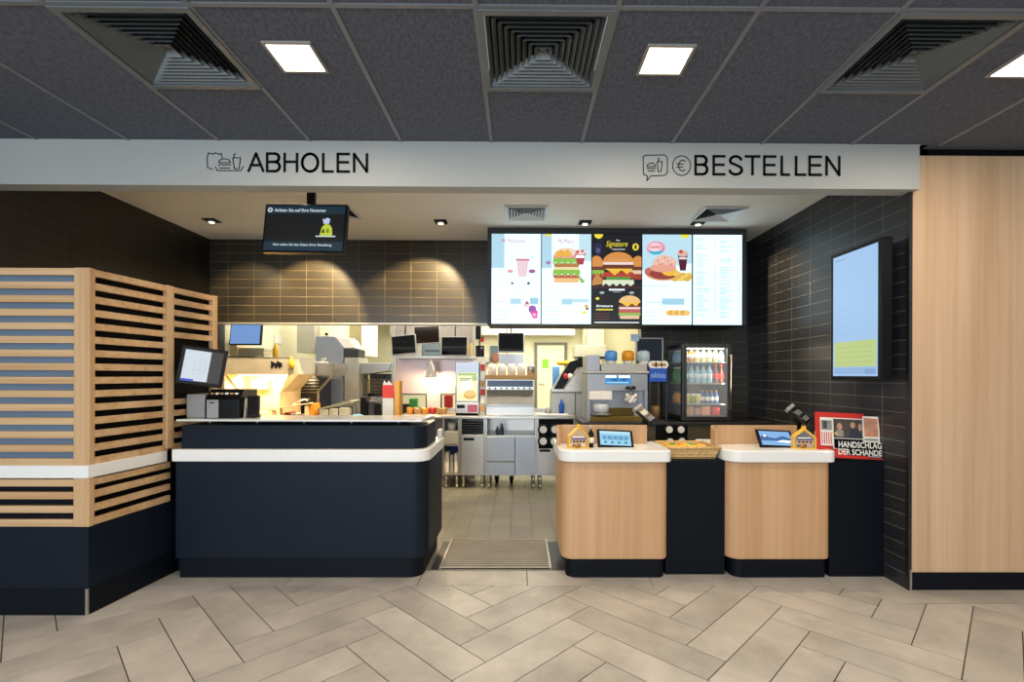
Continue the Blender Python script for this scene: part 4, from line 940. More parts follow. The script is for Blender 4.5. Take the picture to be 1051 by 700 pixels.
def c4(t, x0, x1):
    mb = MB(); mb.box(x0, x1, DC-.01, DC+.02, z_(460), z_(431), M_blackm, .003); mb.build('cup_holder_panel', t, 'black panel with round cup openings')
    for px, py in ((557.6, 441), (569.6, 441), (581.4, 440.5), (557.6, 453), (568.8, 453), (581, 452.5)):
        c = at(px, py, DC-.01); mb = MB(); mb.lathe([(.072, 0), (.072, -.02), (.056, -.02)], c, M_black, 24, axis='y'); mb.build('tube_rim', t)
    mb = MB(); mb.box(x0, x1, DC-.016, DC, z_(487), z_(460.5), M_steel, .003); d = mb.build('door', t)
    mb = MB(); mb.box(X(554, DC), X(565, DC), DC-.022, DC-.015, z_(463.5), z_(461), M_black, .002); mb.build('handle', d, 'black handle')
cab(454.5, 472, 'narrow open steel cabinet beside the collection counter end', c1)
cab(472.5, 498, 'steel cabinet with dark grille over one door', c2)
cab(498.5, 551, 'wide steel cabinet with open niche above drawers', c3)
cab(551.5, 590, 'steel cabinet with six round cup openings', c4)
cupM = mat('paper_cup_white', '#e9e7e0', .6)
for i, (px, py, s) in enumerate(((557.6, 441, 'top row, next to the wide drawers'), (569.6, 441, 'top row, middle'), (581.4, 440.5, 'top row, next to the oak counter'), (557.6, 453, 'bottom row, next to the wide drawers'), (568.8, 453, 'bottom row, middle'), (581, 452.5, 'bottom row, next to the oak counter'))):
    c = at(px, py, DC-.035); mb = MB(); mb.lathe([(.034, -.006), (.044, -.010), (.046, -.002), (.040, .10)], c, cupM, 20, axis='y')
    mb.build('paper_cup', None, 'white paper cup in the steel cabinet cup holder, '+s, 'cup', 'cups in the worktop cup holder')
# things in the niches
mb = MB(); c = at(463.5, 441.5, DC+.2); mb.cyl((c.x, c.y, z_(443)+.001), .055, .10, M_paper, seg=20); mb.build('paper_roll', None, 'white paper roll in the narrow open steel cabinet', 'roll')
for i, px in enumerate((459, 463.5, 468)):
    c = at(px, 480, DC+.12); zz = z_(488)+.0185; mb = MB(); mb.box(c.x-.022, c.x+.022, c.y, c.y+.2, zz, zz+(.26, .22, .24)[i], (M_paper, M_steelw, M_paper)[i], .004)
    mb.build('carton', None, ('white carton standing nearest the collection counter in the narrow cabinet', 'low grey carton between two white ones in the narrow cabinet', 'white carton beside the cabinet door side in the narrow cabinet')[i], 'carton')
mb = MB(); c = at(463, 460, DC+.10); mb.box(c.x-.07, c.x+.07, c.y+.22, c.y+.3, z_(488)+.019, z_(461), M_blue, .006); mb.build('crate', None, 'dark blue crate at the back of the narrow open cabinet', 'crate')
for i, px in enumerate((510.5, 515)):
    c = at(px, 447, DC+.12); zz = z_(447)+.001; h = (.10, .14)[i]; mb = MB(); mb.lathe([(.026, 0), (.026, h*.6), (.012, h*.75), (.012, h)], (c.x, c.y, zz), mat('navy_plastic', '#20394f', .4), 14)
    mb.build('bottle', None, ('short dark blue bottle in the open niche above the drawers', 'tall dark blue bottle in the open niche above the drawers')[i], 'bottle')
# bins and castors under the worktop
for i, px in enumerate((510, 525)):
    c = at(px, 495, DC+.35); mb = MB(); mb.cyl((c.x-.02, c.y, .045), .045, .04, M_blackm, 'x', 20); mb.box(c.x-.03, c.x+.03, c.y-.02, c.y+.02, .045, .14, M_dksteel, .004)
    mb.build('castor', None, ('black castor wheel under the wide drawer cabinet near its legs', 'black castor wheel under the middle of the wide drawer cabinet')[i], 'castor')

# hot holding station
t = thing('holding_station', (X(523, 6.45), 6.6, ZC), 'steel holding station with a wooden top board and row of knobs', 'food station')
D = 6.45
mb = MB(); mb.prism([(D, ZC), (D, Z(416, D)), (D+.10, Z(401, D)), (D+.02, Z(400, D)), (D+.02, Z(389.6, D)), (D+.45, Z(389.6, D)), (D+.45, ZC)], X(499, D), X(548, D), M_steel, axis='x', bev=.002); mb.build('body', t)
mb = MB(); mb.box(X(500, D), X(547, D), D+.012, D+.02, Z(397, D), Z(390.5, D), mat('control_blue', '#2d3f68', .3)); mb.build('control_strip', t, 'dark blue control strip')
for k in range(8):
    c = at(502.5+5.9*k, 398.6, D+.01); mb = MB(); mb.cyl((c.x, D-.012, c.z), .012, .03, M_black, 'y', 12); mb.build('knob', t)
mb = MB(); mb.box(X(497, D), X(549.5, D), D-.02, D+.47, Z(389.6, D), Z(385, D), M_card, .004); mb.build('top_board', t, 'brown wooden top board')
mb = MB(); mb.box(X(499.5, D), X(547.5, D), D-.03, D+.0, Z(417.5, D), Z(415, D), M_steel2, .004); mb.build('rail', t)
for i, px in enumerate((505, 515, 525, 535, 545)):
    c = X(px, D+.12); z = Z(385, D)+.0005
    mb = MB(); mb.lathe([(.050, 0), (.054, .10), (.045, .14), (.025, .152)], (c, D+.12, z), (M_paper, M_paper, M_paper, M_paper, M_steel)[i], 20); 
    mb.build('canister', None, ('pale canister', 'pale canister', 'pale canister', 'pale canister', 'shiny steel canister')[i]+' on the wooden board, '+('next to the sachet rack', 'second from the sachet rack', 'in the middle of the five', 'second from the door side', 'at the door side end')[i], 'canister', 'canisters on the holding station')
# sachet rack column
t = thing('sachet_rack', (X(495, 6.4), 6.4, ZC), 'slim white rack of red and white sachets beside the lit poster', 'rack')
D = 6.4
mb = MB(); mb.pbox(492.6, 498, 372, 426, D+.01, .12, M_steelw, .003); mb.build('case', t)
for k in range(6):
    mb = MB(); mb.pbox(493.2, 497.5, 374+8.4*k, 380.5+8.4*k, D-.008, .018, (M_red, M_paper, M_card)[k % 3], .003); mb.build('sachet_front', t)
# lit poster dispenser
t = thing('poster_display', (X(479.5, 6.42), 6.5, ZC), 'grey framed lit poster of a yellow burger on the steel worktop', 'display')
D = 6.38
mb = MB(); mb.pbox(467, 492, 371.5, 413.5, D, .14, M_steel2, .008); mb.build('frame', t)
a = at(469, 411.5, D); b = at(490.2, 382.5, D); A = Art((a.x, D, a.z), (1, 0, 0), (0, 0, 1), b.x-a.x, b.z-a.z)
A.rect(0, 0, 1, 1.0, E('#fdf3b8', 1)); A.ell(.45, .5, .36, .3, E('#fffce9', 1)); A.rect(.05, .9, .95, .98, E('#9cc16a', 1)); A.rect(.12, .76, .66, .80, E('#6b8f3c', 1)); A.rect(.14, .71, .55, .735, E('#89a45c', 1)); A.ell(.62, .2, .3, .13, E('#e3ab3f', 1)); A.ell(.62, .27, .28, .11, E('#f2cf70', 1)); A.ell(.85, .8, .13, .1, E('#a9c77a', 1))
A.build('lit_poster', t)
mb = MB(); mb.pbox(467.5, 491.5, 413.5, 427.5, D-.02, .2, M_steel, .004); mb.box(X(468, D), X(491, D), D-.02, D+.18, ZC+.0, ZC+.03, M_steel); mb.build('base', t)
mb = MB(); mb.pbox(469, 477, 415.5, 419, D-.026, .01, M_black, .001); mb.build('coin_slot', t, 'black slot')
mb = MB(); mb.pbox(480, 490, 415.5, 423, D-.026, .01, mat('magenta_card', '#a2506a', .5), .001); mb.build('tray_card', t, 'pinkish card')
# things on the pass area
M_part = mat('pass_back_panel', '#b6a3a3', .35, .25, .04, 4)
DPn = 7.0
t = thing('pass_partition', (X(446, DPn), DPn+.03, 0), 'mauve grey partition panel lit by the heat lamp', 'partition')
y0p, y1p = 367, 425
mb = MB()
for r in ((405, 411.5, 367, 470), (438, 452, 367, 470), (468.5, 488, 367, 470), (411.5, 438, 367, 404), (452, 468.5, 367, 404), (411.5, 438, 425, 470), (452, 468.5, 425, 470)): mb.pbox(*r, DPn, .03, M_part)
mb.box(X(405, DPn), X(488, DPn), DPn, DPn+.03, 0, Z(469.5, DPn), M_part); mb.build('panel', t)
for (p0, p1) in ((411.5, 438), (452, 468.5)):
    mb = MB(); 
    for q in ((p0, p0+1.2, 404, 425), (p1-1.2, p1, 404, 425), (p0+1.2, p1-1.2, 404, 405.2)): mb.pbox(*q, DPn-.008, .05, M_dksteel, .003)
    mb.build('hatch_frame', t, 'dark rounded hatch frame')
mb = MB(); mb.pbox(405, 488, 333, 366.8, DPn+.2, .02, mat('rear_panel_grey', '#a79d94', .5), 0); mb.box(X(405, DPn+.2), X(405, DPn+.2)+.03, DPn+.03, DPn+.22, 0, 2.6, M_steelw); mb.box(X(488, DPn+.2)-.03, X(488, DPn+.2), DPn+.03, DPn+.22, 0, 2.6, M_steelw); mb.build('upper_panel', t)
# shelf above the pass
t2 = thing('pass_shelf', (X(445, 6.85), 6.85, Z(367.5, 6.8)), 'narrow steel shelf above the heat lamp under the monitors', 'shelf')
mb = MB(); mb.pbox(404, 488, 365.5, 367.8, 6.7, .30, M_steelw, .002); mb.build('board', t2)
mb = MB(); mb.box(X(405, 6.98), X(405, 6.98)+.02, 6.965, 6.995, Z(367.8, 6.7)-.2, Z(366, 6.7), M_steel); mb.build('bracket', t2)
mb = MB(); mb.box(X(486, 6.98), X(486, 6.98)+.02, 6.965, 6.995, Z(367.8, 6.7)-.2, Z(366, 6.7), M_steel); mb.build('bracket', t2)
zs_ = Z(365.5, 6.7)
mb = MB(); mb.box(X(434, 6.8), X(452, 6.8), 6.74, 6.92, zs_, Z(353.5, 6.8), mat('printer_grey', '#7d8a8c', .45), .01); o = mb.build('label_printer', None, 'blue grey label printer on the narrow shelf between the monitors', 'printer')
mb = MB(); mb.pbox(436, 451, 359, 361, 6.735, .006, M_dksteel, .001); mb.build('paper_slot', o)
mb = MB(); mb.box(X(427, 6.8), X(433.5, 6.8), 6.75, 6.9, zs_, Z(355.5, 6.8), M_paper, .003); mb.build('paper_stack', None, 'white paper stack on the narrow shelf next to the label printer', 'paper')
mb = MB(); mb.box(X(403.5, 6.8), X(426, 6.8), 6.72, 6.9, zs_, Z(363.3, 6.8), M_paper, .003); mb.build('tray', None, 'flat white tray on the narrow shelf under the tilted black monitor', 'tray')
mb = MB(); mb.box(X(481, 6.8), X(484, 6.8), 6.75, 6.9, zs_, Z(352, 6.8), mat('amber_box', '#d3b36a', .5), .003); mb.build('carton', None, 'slim yellowish carton at the end of the narrow shelf', 'carton')
def kmon(px0, px1, py0, py1, D, label, rot=0, frame=None, scr=None, top=2.62):
    frame = frame or M_steelw; c = at((px0+px1)/2, (py0+py1)/2, D); w_ = (px1-px0)*D/508; h_ = (py1-py0)*D/508
    t = thing('kitchen_monitor', tuple(c), label, 'monitor')
    Mt = tilted(c, 0, 0, 0, math.radians(-8), math.radians(rot), 0)
    mb = MB(); mb.M = Mt; mb.box(-w_/2, w_/2, 0, .04, -h_/2, h_/2, frame, .006); mb.build('housing', t)
    A = face_art(Mt, w_-.024, h_-.024, .001); A.rect(0, 0, 1, 1, scr or M_glassb); A.build('screen', t)
    mb = MB(); p = Mt @ Vector((0, .04, 0)); mb.tube([p, (p.x, p.y+.05, p.z), (p.x, p.y+.05, top)], .014, M_dksteel); mb.build('ceiling_arm', t)
    return t
kmon(401.5, 427, 343.5, 364, 6.55, 'tilted black kitchen monitor nearest the fry station', -6)
kmon(424.5, 451.5, 334, 353, 6.75, 'high black kitchen monitor with brownish reflection in the middle', -3, scr=mat('glass_brown_reflection', '#1b0d09', .15))  # the reflection is put into the brown colour of the screen
kmon(452.5, 480, 345, 365.5, 6.5, 'black kitchen monitor with pale frame above the lit poster', 0, M_steelw)
kmon(511, 538, 341, 361.5, 6.6, 'black kitchen monitor above the row of canisters', 0, M_steel2)
kmon(486.5, 497, 354.5, 366, 7.6, 'small black monitor far back beside the passage wall', 0, M_black)
t = kmon(236, 268, 331, 354, 5.99, 'wide kitchen monitor with blue screen above the stacked cartons', 0, M_black, E('#7fa6e0', .85))
mb = MB(); mb.pbox(512, 537, 363.5, 376, 6.74, .02, mat('pale_blue_card', '#ccd6e4', .5), .001); mb.tube([(X(520, 6.76), 6.765, Z(364, 6.76)), (X(520, 6.76), 6.765, 2.62)], .006, M_dksteel); mb.build('notice_board', None, 'pale blue grey notice panel hanging under the monitor by the canisters', 'board')
mb = MB(); mb.pbox(486.5, 493.5, 333, 348, 7.3, .1, M_black, .01); mb.box(X(489, 7.3), X(491, 7.3), 7.33, 7.36, Z(335, 7.3), 2.62, M_black); mb.build('ceiling_speaker', None, 'slim black box hanging from the kitchen ceiling above the small monitor', 'speaker')
# heat lamp
t = thing('heat_lamp', (X(441, 6.62), 6.62, Z(388, 6.62)), 'bell shaped heat lamp with ribbed clear shade hanging over the pass', 'lamp')
cx_, D = X(441.2, 6.62), 6.72; z0, z1 = Z(388, D), Z(370, D)
mb = MB(); prof = []; seg = 20
mb.lathe([(.082, z0), (.078, z0+.04), (.055, z0+.13), (.04, z0+.18), (.028, z1), (.026, z1), (.036, z0+.18), (.051, z0+.13), (.074, z0+.04), (.079, z0)], (cx_, D, 0), mat('shade_glass', '#d8d0c4', .12, .35), seg); mb.build('lamp_shade', t)
mb = MB(); mb.ball((cx_, D, z0+.05), .032, E('#fff0cf', 12)); mb.build('bulb', t)
mb = MB(); mb.tube([(cx_, D, z1), (cx_, D, Z(367.8, 6.7)+.004)], .008, M_steel); mb.build('stem', t)
l = bpy.data.lights.new('heat_lamp_glow', 'POINT'); l.energy = 38; l.color = (1, .74, .42); l.shadow_soft_size = .03
o = bpy.data.objects.new('heat_lamp_glow', l); C.objects.link(o); o.location = (cx_, D, z0-.01)
# fry cartons under the lamp
for i, (px, w_, m_, lab) in enumerate(((421, .07, M_orange, 'orange carton nearest the orange strip under the heat lamp'), (429, .09, M_card, 'brown carton between two orange ones under the heat lamp'), (437, .08, M_orange, 'orange carton beside the red one under the heat lamp'), (444, .05, M_red, 'red carton directly under the heat lamp'), (453, .12, M_card, 'wide brown carton nearest the lit poster under the heat lamp'))):
    c = at(px, 420, 6.6); mb = MB(); h_ = .085
    mb.prism([(c.x-w_/2, ZC+.0005), (c.x+w_/2, ZC+.0005), (c.x+w_/2+.008, ZC+h_), (c.x, ZC+h_-.02), (c.x-w_/2-.008, ZC+h_)], 6.58, 6.70, m_, axis='y', bev=.003)
    mb.build('food_carton', None, lab, 'carton', 'cartons under the heat lamp')
# things glimpsed through the hatches
random.seed(9)
for i in range(4):
    px = (417, 424, 431, 460)[i]; mb = MB(); c = at(px, 415, 7.3)
    mb.box(c.x-.06, c.x+.06, 7.3, 7.4, .8005, (1.02, 1.1, .98, 1.15)[i], (M_dksteel, M_green, M_steelw, M_red)[i], .01)
    mb.build('food_bin', None, ('dark bin seen through the wide hatch, at its fry station end', 'green bin seen through the middle of the wide hatch', 'pale bin seen through the wide hatch, beside its lamp end', 'red bin seen through the small hatch near the poster')[i], 'bin')
mb = MB(); mb.box(X(410, 7.3), X(490, 7.3), 7.26, 7.7, .76, .80, M_steel); mb.box(X(411, 7.3), X(413, 7.3), 7.27, 7.3, 0, .76, M_steel); mb.box(X(486, 7.3), X(488, 7.3), 7.27, 7.3, 0, .76, M_steel); mb.build('rear_table', None, 'steel table seen through the hatches behind the partition', 'table')

# ------------------------------------------------------------------ far wall: door, signs
t = thing('kitchen_door', (X(565, 9.98), 9.98, 0), 'pale green door with bright green sign at the end of the kitchen', 'door')
D = 9.97; x0, x1 = X(551, D), X(579.5, D); zt = Z(354, D)
mb = MB(); fm = mat('door_frame_dark', '#6a675a', .5); mb.box(x0-.05, x0, D-.03, D+.03, 0, zt+.05, fm); mb.box(x1, x1+.05, D-.03, D+.03, 0, zt+.05, fm); mb.box(x0, x1, D-.03, D+.03, zt, zt+.05, fm); mb.build('door_frame', t)
mb = MB(); mb.box(x0+.005, x1-.005, D-.01, D+.02, .01, zt-.004, mat('door_leaf', '#dfe3c4', .5), .003); mb.build('leaf', t)
mb = MB(); mb.pbox(556.5, 563, 368.5, 378, D-.014, .004, mat('sign_green', '#7fc62e', .5)); mb.build('green_sign', t, 'bright green square sign')
mb = MB(); c = at(553.5, 394, D-.02); mb.tube([(c.x, D-.01, c.z), (c.x, D-.05, c.z), (c.x+.1, D-.05, c.z)], .011, M_steel); mb.build('door_handle', t)
mb = MB(); mb.pbox(503, 511, 355, 371, 9.95, .03, mat('poster_teal', '#56707c', .5), .002); o = mb.build('wall_poster', None, 'small dark teal poster on the far kitchen wall', 'poster')
mb = MB(); c = at(508.5, 367, 9.94); mb.ball(c, .09, mat('poster_brown', '#8c5a42', .6), (1, .08, 1.2)); mb.build('printed_shape', o)
mb = MB(); mb.pbox(493, 496.5, 346, 351, 9.97, .02, M_red, .002); mb.build('alarm_box', None, 'tiny red alarm box high on the far kitchen wall', 'alarm')
mb = MB(); mb.pbox(488, 502, 366, 372, 9.7, .28, M_steelw, .004); mb.build('wall_box', None, 'white box mounted on the far wall below the small monitor', 'box')
# cream block and duct on the passage side
M_cream2 = mat('cream_block', '#efe6b4', .6, 0, .02, 2)
mb = MB(); mb.box(X(617, 7.5), XR, 7.5, 9.98, 0, 2.62, M_cream2); struct(mb, 'wall_kitchen_block')
mb = MB(); mb.pbox(603, 620, 320, 356, 7.2, .28, mat('duct_beige', '#c3bda0', .5)); mb.box(X(600, 7.3), X(603, 7.3), 7.25, 7.3, 1.9, 2.6, M_steelw); mb.build('ventilation_duct', None, 'beige ventilation duct descending beside the cream wall block', 'duct')
t = thing('wall_shelf_unit', (X(606, 7.0), 7.0, Z(366, 7.0)), 'beige steel hood box above the drink equipment', 'hood')
mb = MB(); mb.pbox(590, 623, 354.5, 366, 7.0, .5, mat('hood_beige', '#c9c3a4', .4, .3), .004); mb.build('case', t)
mb = MB(); mb.pbox(592, 621, 366, 368, 7.02, .4, M_dksteel); mb.build('underside', t)
mb = MB(); mb.box(X(612, 7.3), X(616, 7.3), 7.3, 7.35, Z(356, 7.0), 2.61, M_steelw); mb.build('hanger', t)

# drink station with slanted chute
t = thing('drink_tower', (X(583, 6.7), 6.8, 0), 'steel drink station with slanted black chute beside the passage door', 'dispenser')
D = 6.6
mb = MB(); mb.box(X(566, D), X(590.5, D), D, D+.38, ZC+.0005, Z(403, D), M_steelw, .004); mb.box(X(591.2, D), X(603, D), D, D+.38, 0, Z(403, D), M_steelw, .004); mb.pbox(566, 600, 399.5, 402.5, D-.01, .39, M_steel, .004); mb.build('cabinet', t)
mb = MB(); P = [(568, 401), (572, 401), (592, 374), (592, 367), (586, 369)]; mb.prism([(X(a_, D+.1), Z(b_, D+.1)) for a_, b_ in ((567, 399.5), (577, 399.5), (593, 377), (592, 369), (585, 371))], D+.1, D+.3, M_black, axis='y', bev=.006); mb.build('chute', t, 'slanted black chute')
mb = MB(); mb.prism([(X(a_, D+.1), Z(b_, D+.1)) for a_, b_ in ((566, 399.5), (568, 399.5), (578, 381), (576.5, 381))], D+.06, D+.1, M_steelw, axis='y'); mb.build('chute_edge', t)
mb = MB(); mb.prism([(X(a_, D+.1), Z(b_, D+.1)) for a_, b_ in ((578, 399.5), (604, 399.5), (604, 377), (595, 377))], D+.05, D+.4, M_steel, axis='y', bev=.004); mb.build('side_casing', t)
mb = MB(); mb.pbox(593, 604, 367, 377, D+.1, .3, M_black, .004); mb.build('head_block', t)
zz = Z(369, D+.1)
mb = MB()
for k in range(5): c = at(575+3*k, 372.5, D+.18); mb.ball(c, .042, M_yellow, (1.3, .7, .8))
mb.build('bag', None, 'bright yellow bag lying on the slanted black chute', 'bag')
mb = MB(); mb.pbox(567, 574.5, 376, 399.4, D+.31, .07, mat('pale_blue_plastic', '#5f9bd0', .4), .01); mb.build('canister', None, 'pale blue canister behind the slanted black chute', 'canister')
for i, (px, m_) in enumerate(((585, M_paper), (580.5, M_red))):
    c = at(px, 386, D+.08); mb = MB(); mb.ball(c, .035, m_, (1, .6, 1.1)); mb.build('paper_ball', None, ('crumpled white paper stuck on the slanted chute', 'small red packet on the slanted chute')[i], 'packet')
for i, (px, h_, m_, lab) in enumerate(((562.5, .10, M_steelw, 'grey jug on the worktop behind the white tray'), (576.5, .20, M_blue, 'bright blue bottle on the worktop beside the drink station'))):
    c = X(px, DC+.22); mb = MB(); mb.lathe([(.034, 0), (.036, h_*.65), (.016, h_*.8), (.014, h_)], (c, DC+.22, ZC+.0005), m_, 16); mb.build(('jug', 'bottle')[i], None, lab, ('jug', 'bottle')[i])
mb = MB(); mb.box(X(550, DC), X(584, DC), DC-.0, DC+.16, ZC+.0005, ZC+.02, M_paper, .006); mb.build('tray', None, 'flat white serving tray at the door side end of the steel worktop', 'tray')

# ------------------------------------------------------------------ back counter at the tiled wall
DR = 5.1; ZR = .968
t = thing('back_counter', (1.7, 5.3, 0), 'dark steel back counter below ice machine and drinks fridge', 'counter')
mb = MB(); mb.box(X(598, DR), XR-.005, DR, DB-.005, ZR-.03, ZR, M_dksteel, .004); mb.build('top', t)
mb = MB(); mb.box(X(600, DR), XR-.01, DR+.03, DB-.01, 0, ZR-.03, mat('olive_front', '#4b4430', .5)); mb.build('body', t)
mb = MB(); mb.box(X(674, DR), X(706, DR), DR+.0, DR+.03, ZR-.33, ZR-.031, M_blackm, .003); mb.build('cup_holder_panel', t)
for i, (px, py, s) in enumerate(((687, 441, 'top, nearer the ice machine'), (699, 441, 'top, nearer the fridge'), (688, 453.5, 'bottom, nearer the ice machine'), (700, 453, 'bottom, nearer the fridge'))):
    c = at(px, py, DR-.02); mb = MB(); mb.lathe([(.05, .02), (.05, 0), (.04, 0)], c, M_black, 20, axis='y'); mb.build('tube_rim', t)
    mb = MB(); mb.lathe([(.026, -.006), (.034, -.010), (.036, -.002), (.032, .015)], c, cupM, 18, axis='y'); mb.build('paper_cup', None, 'white paper cup in the back counter cup holder, '+s, 'cup', 'cups in the back counter holder')
# soft ice machine
t = thing('ice_cream_machine', (X(634, 5.2), 5.4, ZR), 'large steel soft ice machine with two dispensing heads', 'machine')
D = 5.2; x0, x1 = X(603, D), X(665, D)
mb = MB(); mb.box(x0, x1, D+.12, D+.48, ZR, Z(383, D), M_steel2, .006); mb.box(x0, x1, D, D+.12, Z(401, D), Z(383, D), M_steel2, .006); mb.box(x0, x0+.03, D, D+.12, ZR, Z(401, D), M_steel2, .003); mb.box(x1-.03, x1, D, D+.12, ZR, Z(401, D), M_steel2, .003); mb.build('casing', t)
mb = MB(); mb.box(x0-.01, x1+.01, D-.015, D+.48, Z(383, D), Z(380.5, D), M_steelw, .004); mb.build('top_lip', t)
mb = MB(); mb.box(x0+.03, x1-.03, D-.02, D+.12, ZR, ZR+.05, mat('tray_gold_reflection', '#8a7438', .3, .8), .003); mb.build('drip_tray', t, 'drip tray tinted by a painted gold reflection')  # olive gold reflection is painted into the tray colour
mb = MB(); mb.box(x0+.24, x1-.12, D+.10, D+.122, ZR+.05, Z(419, D), mat('plate_olive_reflection', '#6e5c30', .3, .8), .003); mb.build('splash_plate', t, 'splash plate tinted by a painted olive gold reflection')  # same reflection, put into the colour of the plate
mb = MB(); mb.pbox(604.5, 628.5, 401.5, 410.5, D-.05, .1, M_paper, .01); mb.build('dispenser_head', t, 'white dispensing head')
c = at(617, 424, D-.0); mb = MB(); mb.lathe([(.05, 0), (.085, .03), (.088, .10), (.07, .10), (.06, .03)], (c.x, D+.03, Z(424, D)), glass('milky_clear', (.9, .92, .95, 1), .55, .2), 20); mb.cyl((c.x, D+.03, Z(424, D)-.012), .10, .012, M_steelw, seg=24); mb.tube([(c.x, D+.03, Z(424, D)-.012), (c.x, D+.06, ZR+.05)], .02, M_steel); mb.build('splash_cup', t, 'clear splash cup on a round plate')
c = at(647, 397.5, D-.02); mb = MB(); mb.lathe([(.05, 0), (.055, .02), (.04, .035)], (c.x, D-.03, c.z-.02), M_dksteel, 20); mb.build('mixer_head', t, 'dark oval mixer head')
c = at(648, 409, D-.03)
mb = MB(); random.seed(2)
for k in range(12):
    a_ = 2*PI*k/12; mb.ball((c.x+.05*math.cos(a_)*(.5+.5*(k % 2)), D-.02+.03*math.sin(a_), c.z+.022*((k*5) % 4-1.5)), .022, M_paper, seg=8)
mb.cyl((c.x, D-.02, c.z), .008, .12, M_steel); mb.build('mixer_whisk', t, 'white whisk cluster under the mixer head')
a = at(621.5, 394.5, D); b = at(648, 383.8, D); A = Art((a.x, D-.0005, a.z), (1, 0, 0), (0, 0, 1), b.x-a.x, b.z-a.z); A.rect(0, .0, 1, .8, E('#2d8fd0', .9)); A.rect(0, .62, .42, .85, wh); A.rect(.5, .62, .95, .85, wh); A.rect(.05, .12, .9, .25, E('#9fd8f2', 1)); A.ell(.35, .42, .12, .14, E('#0f5b9c', 1)); A.ell(.72, .42, .12, .14, E('#0f5b9c', 1)); A.build('blue_label', t, 'blue lit label')
mb = MB(); mb.box(x0+.0, x0+.14, D+.05, D+.4, Z(380.5, D), Z(364, D), M_steel2, .006); mb.build('hopper', t)
mb = MB(); mb.box(x0+.15, x1, D+.03, D+.24, Z(380.5, D), Z(373, D), M_steelw, .004); mb.build('jar_rack', t)
for px, col, lab in ((627, '#5b9be0', 'blue topped jar on the soft ice machine, beside its steel hopper'), (644.5, '#ea9a1e', 'orange topped jar on the soft ice machine, in the middle'), (660.5, '#b9ccd2', 'pale grey topped jar on the soft ice machine, nearest the fridge')):
    c = X(px, D+.12); z = Z(373, D)+.0005; o = thing('topping_jar', (c, D+.12, z), lab, 'jar', 'topping jars on the soft ice machine')
    mb = MB(); mb.lathe([(.05, 0), (.052, .03), (.052, .035)], (c, D+.12, z), M_paper, 18); mb.build('jar_glass', o)
    mb = MB(); mb.lathe([(.066, .035), (.066, .12), (.056, .135), (.03, .145)], (c, D+.12, z), mat('jar_'+col[1:], col, .4), 20); mb.build('jar_top', o)
# blue cup dispenser next to it
t = thing('coffee_dispenser', (X(675, 5.2), 5.3, ZR), 'black framed dispenser with dark blue front beside the soft ice machine', 'dispenser')
D = 5.2
mb = MB(); mb.pbox(666.5, 685, 378, 392, D, .3, M_blue, .006); mb.build('blue_front', t, 'dark blue front box')
a = at(668, 388.5, D); b = at(683, 381.5, D); A = Art((a.x, D-.0005, a.z), (1, 0, 0), (0, .0, 1), b.x-a.x, b.z-a.z); A.text('milkshake', .0, .1, 1, .9, mat('pale_print', '#9fc3ee', .5), 0, .25); A.build('lettering', t)
mb = MB(); x0, x1 = X(666.5, D), X(685, D)
for q in ((x0, x0+.014), (x1-.014, x1)):
    mb.box(q[0], q[1], D, D+.02, ZR, Z(392, D), M_dksteel, .002); mb.box(q[0], q[1], D+.28, D+.3, ZR, Z(392, D), M_dksteel, .002)
mb.box(x0, x1, D, D+.3, ZR, ZR+.015, M_dksteel); mb.build('frame', t)
mb = MB(); mb.lathe([(.05, 0), (.055, .1), (.05, .14)], (X(673, D+.1), D+.12, ZR+.016), mat('beans', '#7a5c30', .6, 0, .4, 50), 18); mb.build('bean_container', t)
mb = MB(); mb.box(X(680, D), X(683, D), D+.1, D+.2, ZR+.015, Z(392, D), M_black, .003); mb.build('inner_pillar', t)
for i, px in enumerate((670.5, 676, 682)):
    D2 = 5.24; z = Z(378, 5.2)+.0005; mb = MB(); mb.cyl((X(px, D2), D2, z+.042), .042, .12, M_paper, 'y', 18); mb.cyl((X(px, D2), D2-.002, z+.042), .02, .004, M_card, 'y', 14)
    mb.build('paper_roll', None, 'white roll on top of the blue fronted dispenser, '+('nearest the soft ice machine', 'in the middle of three', 'nearest the drinks fridge')[i], 'roll', 'rolls on the blue dispenser')
t = thing('kitchen_monitor', (X(667, 5.5), 5.5, 1.6), 'pale framed dark monitor on the tiled wall behind the paper rolls', 'monitor')
mb = MB(); mb.pbox(652.5, 681, 346.5, 376, 5.5, .04, M_steelw, .004); mb.build('housing', t)
mb = MB(); mb.pbox(654, 679.6, 348, 374.5, 5.498, .004, M_glassb); mb.build('screen', t)
mb = MB(); mb.box(X(668, 5.5), X(671, 5.5), 5.54, DB, 1.68, 1.74, M_dksteel); mb.build('wall_bracket', t)
mb = MB(); mb.pbox(648, 656, 343, 350, 5.46, .03, mat('pale_blue_note', '#b9d3e6', .5), .001); mb.build('note', t, 'pale blue note on the corner')

